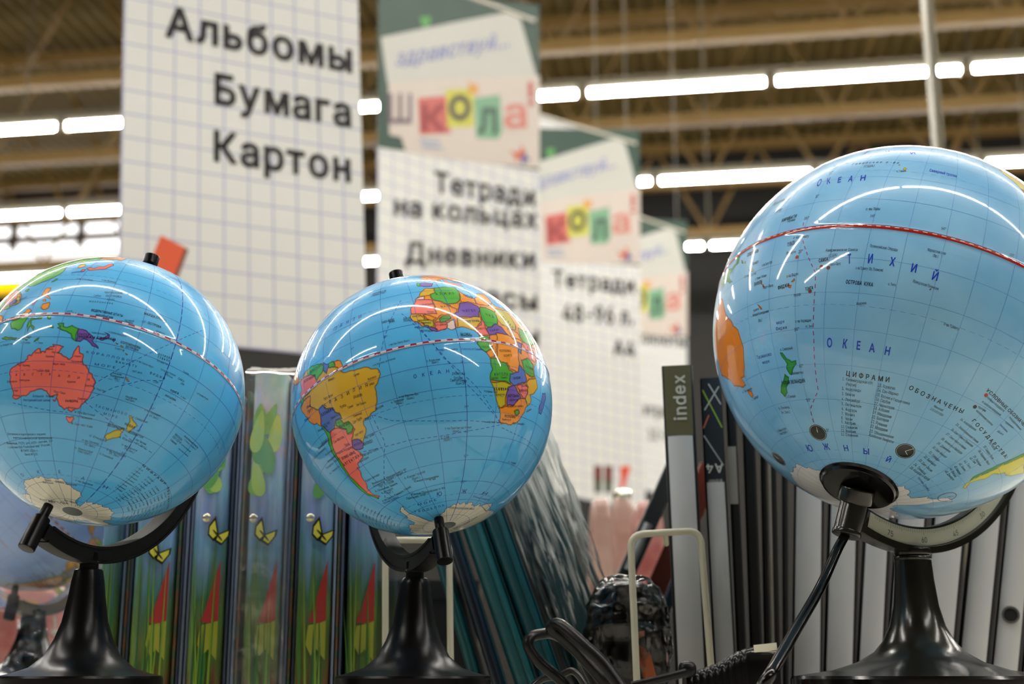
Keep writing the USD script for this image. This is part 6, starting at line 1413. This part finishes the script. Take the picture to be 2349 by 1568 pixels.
for px, w, top, y, m, lab in ((1352, .034, 1050, 1.92, M_pink, 'tall pale pink pack behind the crumpled film bag'), (1380, .034, 1150, 2.06, M_pink, 'small pale pink pack directly right of the film bag'), (1430, .036, 1142, 2.17, M_pink, 'pale pink pack with a silver top between two other pink packs'), (1488, .046, 1158, 2.06, M_pinkr, 'dusky pink pack behind the leaning grey binder'), (40, .13, 1345, 1.85, M_pinkr, 'wide pink red pack at the left edge behind the wrapped globe'), (205, .11, 1338, 2.02, M_pinkr, 'pink red pack behind the left globe stand'), (345, .09, 1330, 1.85, M_pink, 'pale pink pack behind the leftmost picture folder')):
    c = P(px, 1400, y); h = P(px, top, y)[2] - SHELF; loc = np.array([c[0], y, SHELF]); t = thing('paper_pack', lab, 'package', loc)
    obj('pack', lean(lump(0, 0, 0, w, .075, h - .006, 5.0, .004, 26, int(px) % 50), [0, 0, .004 if px == 1352 else 0], -15 if px == 1352 else 0), m, t, smooth=True)
    cp = lump(0, 0, 0, w * .55, .05, .022, 3, .005, 60, 3, 4); cp.apply_translation([w * .05, 0, h - .016])
    if px in (1430, 40, 205): obj('top_seal', cp, M_silver, t, smooth=True)
c = P(945, 1400, 1.74); loc = np.array([c[0], 1.74, SHELF]); t = thing('carton', 'low dark carton behind the middle globe stand', 'box', loc)
obj('box_body', rprism(.17, .16, .118, .002), M_bind, t); obj('box_lid', (lambda m: (m.apply_translation([0, 0, .1181]), m)[1])(rprism(.174, .164, .022, .002)), M_bind, t)
c = P(1745, 1500, 1.70); 
# clear film round the pale globe
def hood(u, v):
    a = u * 2 * np.pi; r = np.interp(v, [0, .12, .3, .5, .66, .82, 1], [.092, .080, .062, .108, .126, .112, .050]); z = np.interp(v, [0, 1], [SHELF + .003, CW[2] + EYE + .112])
    return np.stack([CW[0] + r * np.cos(a) * 1.12, CW[1] + r * np.sin(a) * 1.12, z], -1)
film_patch('film_hood', 'loose clear film hood around the pale globe at left', hood, 110, 90, .007, 36, 21, mat_film('hood_film', haze=.006, rough=.13, base=.0), 'film', loc=np.array([CW[0], CW[1], SHELF]))

# ---------------------------------------------------------------- lamp cord coil, plug and tag
M_cord = mat('cord_rubber', (14, 12, 12), .34, specular_ior_level=.3)
yC = 1.0
def Q(px, py, y=yC): return P(px, py, y)
loc = np.array([Q(1400, 1500)[0], yC, SHELF]); t = thing('cord_coil', 'coiled black flat power cord in the foreground right of the middle globe', 'cord', loc)
down = lambda p, dy=0: np.array([p[0], p[1] + dy, SHELF + .0046])
l1 = [down(Q(1330, 1600)), Q(1292, 1566, .99), Q(1240, 1520, .99), Q(1214, 1485, .99), Q(1216, 1462, .992), Q(1240, 1454, 1.0), Q(1275, 1456, 1.012), Q(1330, 1500, 1.03), down(Q(1390, 1590, 1.045))]
l2 = [down(Q(1420, 1610, 1.0)), Q(1382, 1560, .985), Q(1330, 1500, .985), Q(1290, 1462, .982), Q(1266, 1444, .98), Q(1272, 1432, .978), Q(1290, 1436, .972), Q(1340, 1480, .962), Q(1395, 1535, .955), down(Q(1460, 1610, .95))]
for l, r in ((l1, .0040), (l2, .0044)): obj('cord_loop', tube(smooth_path(l, 8), r, 12), M_cord, t, loc=loc)
l3 = [down(Q(1180, 1600, 1.02)), Q(1235, 1562, 1.02), Q(1280, 1551, 1.02), Q(1322, 1543, 1.02), down(Q(1370, 1600, 1.02))]
obj('cord_loop', tube(smooth_path(l3, 8), .0026, 12), mat('cord_sheen', (40, 38, 36), .2), t, loc=loc)
pl = [Q(1572, 1543, 1.005), Q(1600, 1536, 1.005), Q(1650, 1518, 1.005), Q(1690, 1494, 1.01), Q(1735, 1482, 1.01), Q(1780, 1490, 1.01)]
loc = np.array([Q(1680, 1540)[0], .98, SHELF]); t = thing('power_plug', 'black moulded power plug with ribbed grip in front of the large globe stand', 'plug', loc)
sp_ = smooth_path(pl, 9); k = np.linspace(0, 1, len(sp_)); body_z = .5 * (sp_[:, 2] - SHELF)
def slab(x0, x1, n=40):
    """Plug body from the shelf up to the outline."""
    xs_ = np.linspace(x0, x1, n); zt = np.interp(xs_, sp_[:, 0], sp_[:, 2]); sec = []
    return xs_, zt
xs_, zt = slab(sp_[0, 0], sp_[-1, 0], 44)
cen = np.array([[x, 1.012, (SHELF + z) / 2] for x, z in zip(xs_, zt)]); hh = (zt - SHELF) / 2
ring = np.array([(math.copysign(abs(math.cos(a)) ** .5, math.cos(a)), math.copysign(abs(math.sin(a)) ** .5, math.sin(a))) for a in np.linspace(0, 2 * np.pi, 24, endpoint=False)])
ribs_ = np.where(np.arange(44) < 30, 1 - .05 * (np.arange(44) % 3 == 0), 1)
V = np.array([[[c[0], c[1] + q0 * .014 * rb, c[2] + q1 * h * rb] for q0, q1 in ring] for c, h, rb in zip(cen, hh, ribs_)]); n_ = 24; ii, jj = np.meshgrid(np.arange(43), np.arange(24), indexing='ij')
q = np.stack([ii * n_ + jj, ii * n_ + (jj + 1) % n_, (ii + 1) * n_ + (jj + 1) % n_, (ii + 1) * n_ + jj], -1).reshape(-1, 4); Vf = np.vstack([V.reshape(-1, 3), cen[[0, -1]]]); cap_ = [[44 * 24, (i + 1) % 24, i] for i in range(24)] + [[44 * 24 + 1, 43 * 24 + i, 43 * 24 + (i + 1) % 24] for i in range(24)]
m = trimesh.Trimesh(Vf, np.vstack([q[:, [0, 1, 2]], q[:, [0, 2, 3]], cap_]), process=False); m = m if m.volume > 0 else (m.invert() or m)
obj('plug_body', m, M_black, t, loc=loc)
kn = lump(0, 0, 0, .013, .012, .012, 2.4, 0, 1, 0, 3); kn.apply_translation(Q(1577, 1541, .996) - [0, 0, .004]); obj('strain_relief', cat(kn, tube(smooth_path([Q(1575, 1542, .97), Q(1520, 1556, .97), Q(1450, 1572, .97)], 6), .003, 10)), M_cord, t, loc=loc)
tg = rprism(.0165, .0008, .0052, .0002); tg.apply_transform(trimesh.transformations.rotation_matrix(math.radians(-6), [0, 1, 0])); loc = P(1757, 1493, .985); tg2 = box(-.0083, .0083, .0004, .012, -.0004, .0002)
t = thing('paper_tag', 'small white paper tag lying on the black plug by the lamp cord', 'tag', loc); obj('tag_face', tg, mat('tag_paper', (232, 228, 208), .5), t); obj('tag_fold', tg2, f'{LOOKS}/tag_paper', t)

# ---------------------------------------------------------------- unseen shelf unit added behind the camera to shape the light
M_gond = mat('gondola_steel', (150, 144, 132), .5); M_goods = mat('shelf_goods', (150, 146, 146), .5)
t = thing('added_shelf_unit', 'unseen low filled shelf unit added across the aisle to shape the light, behind the place the photo was taken from', 'shelf', (0, -1.6, 0))
obj('back_panel', box(-5, 5, -2.1, -2.06, 0, 1.62), M_gond, t, loc=(0, -1.6, 0))
for z in (.1, .5, .9, 1.3, 1.6):
    obj('shelf_board', box(-5, 5, -2.06, -1.6, z, z + .03), M_gond, t, loc=(0, -1.6, 0))
r_ = np.random.default_rng(5)
for z in (.13, .53, .93): obj('stock', cat([box(x, x + .22, -2.04, -1.68 - r_.uniform(0, .06), z, z + r_.uniform(.22, .33)) for x in np.arange(-4.9, 4.7, .235)]), M_goods, t, loc=(0, -1.6, 0))
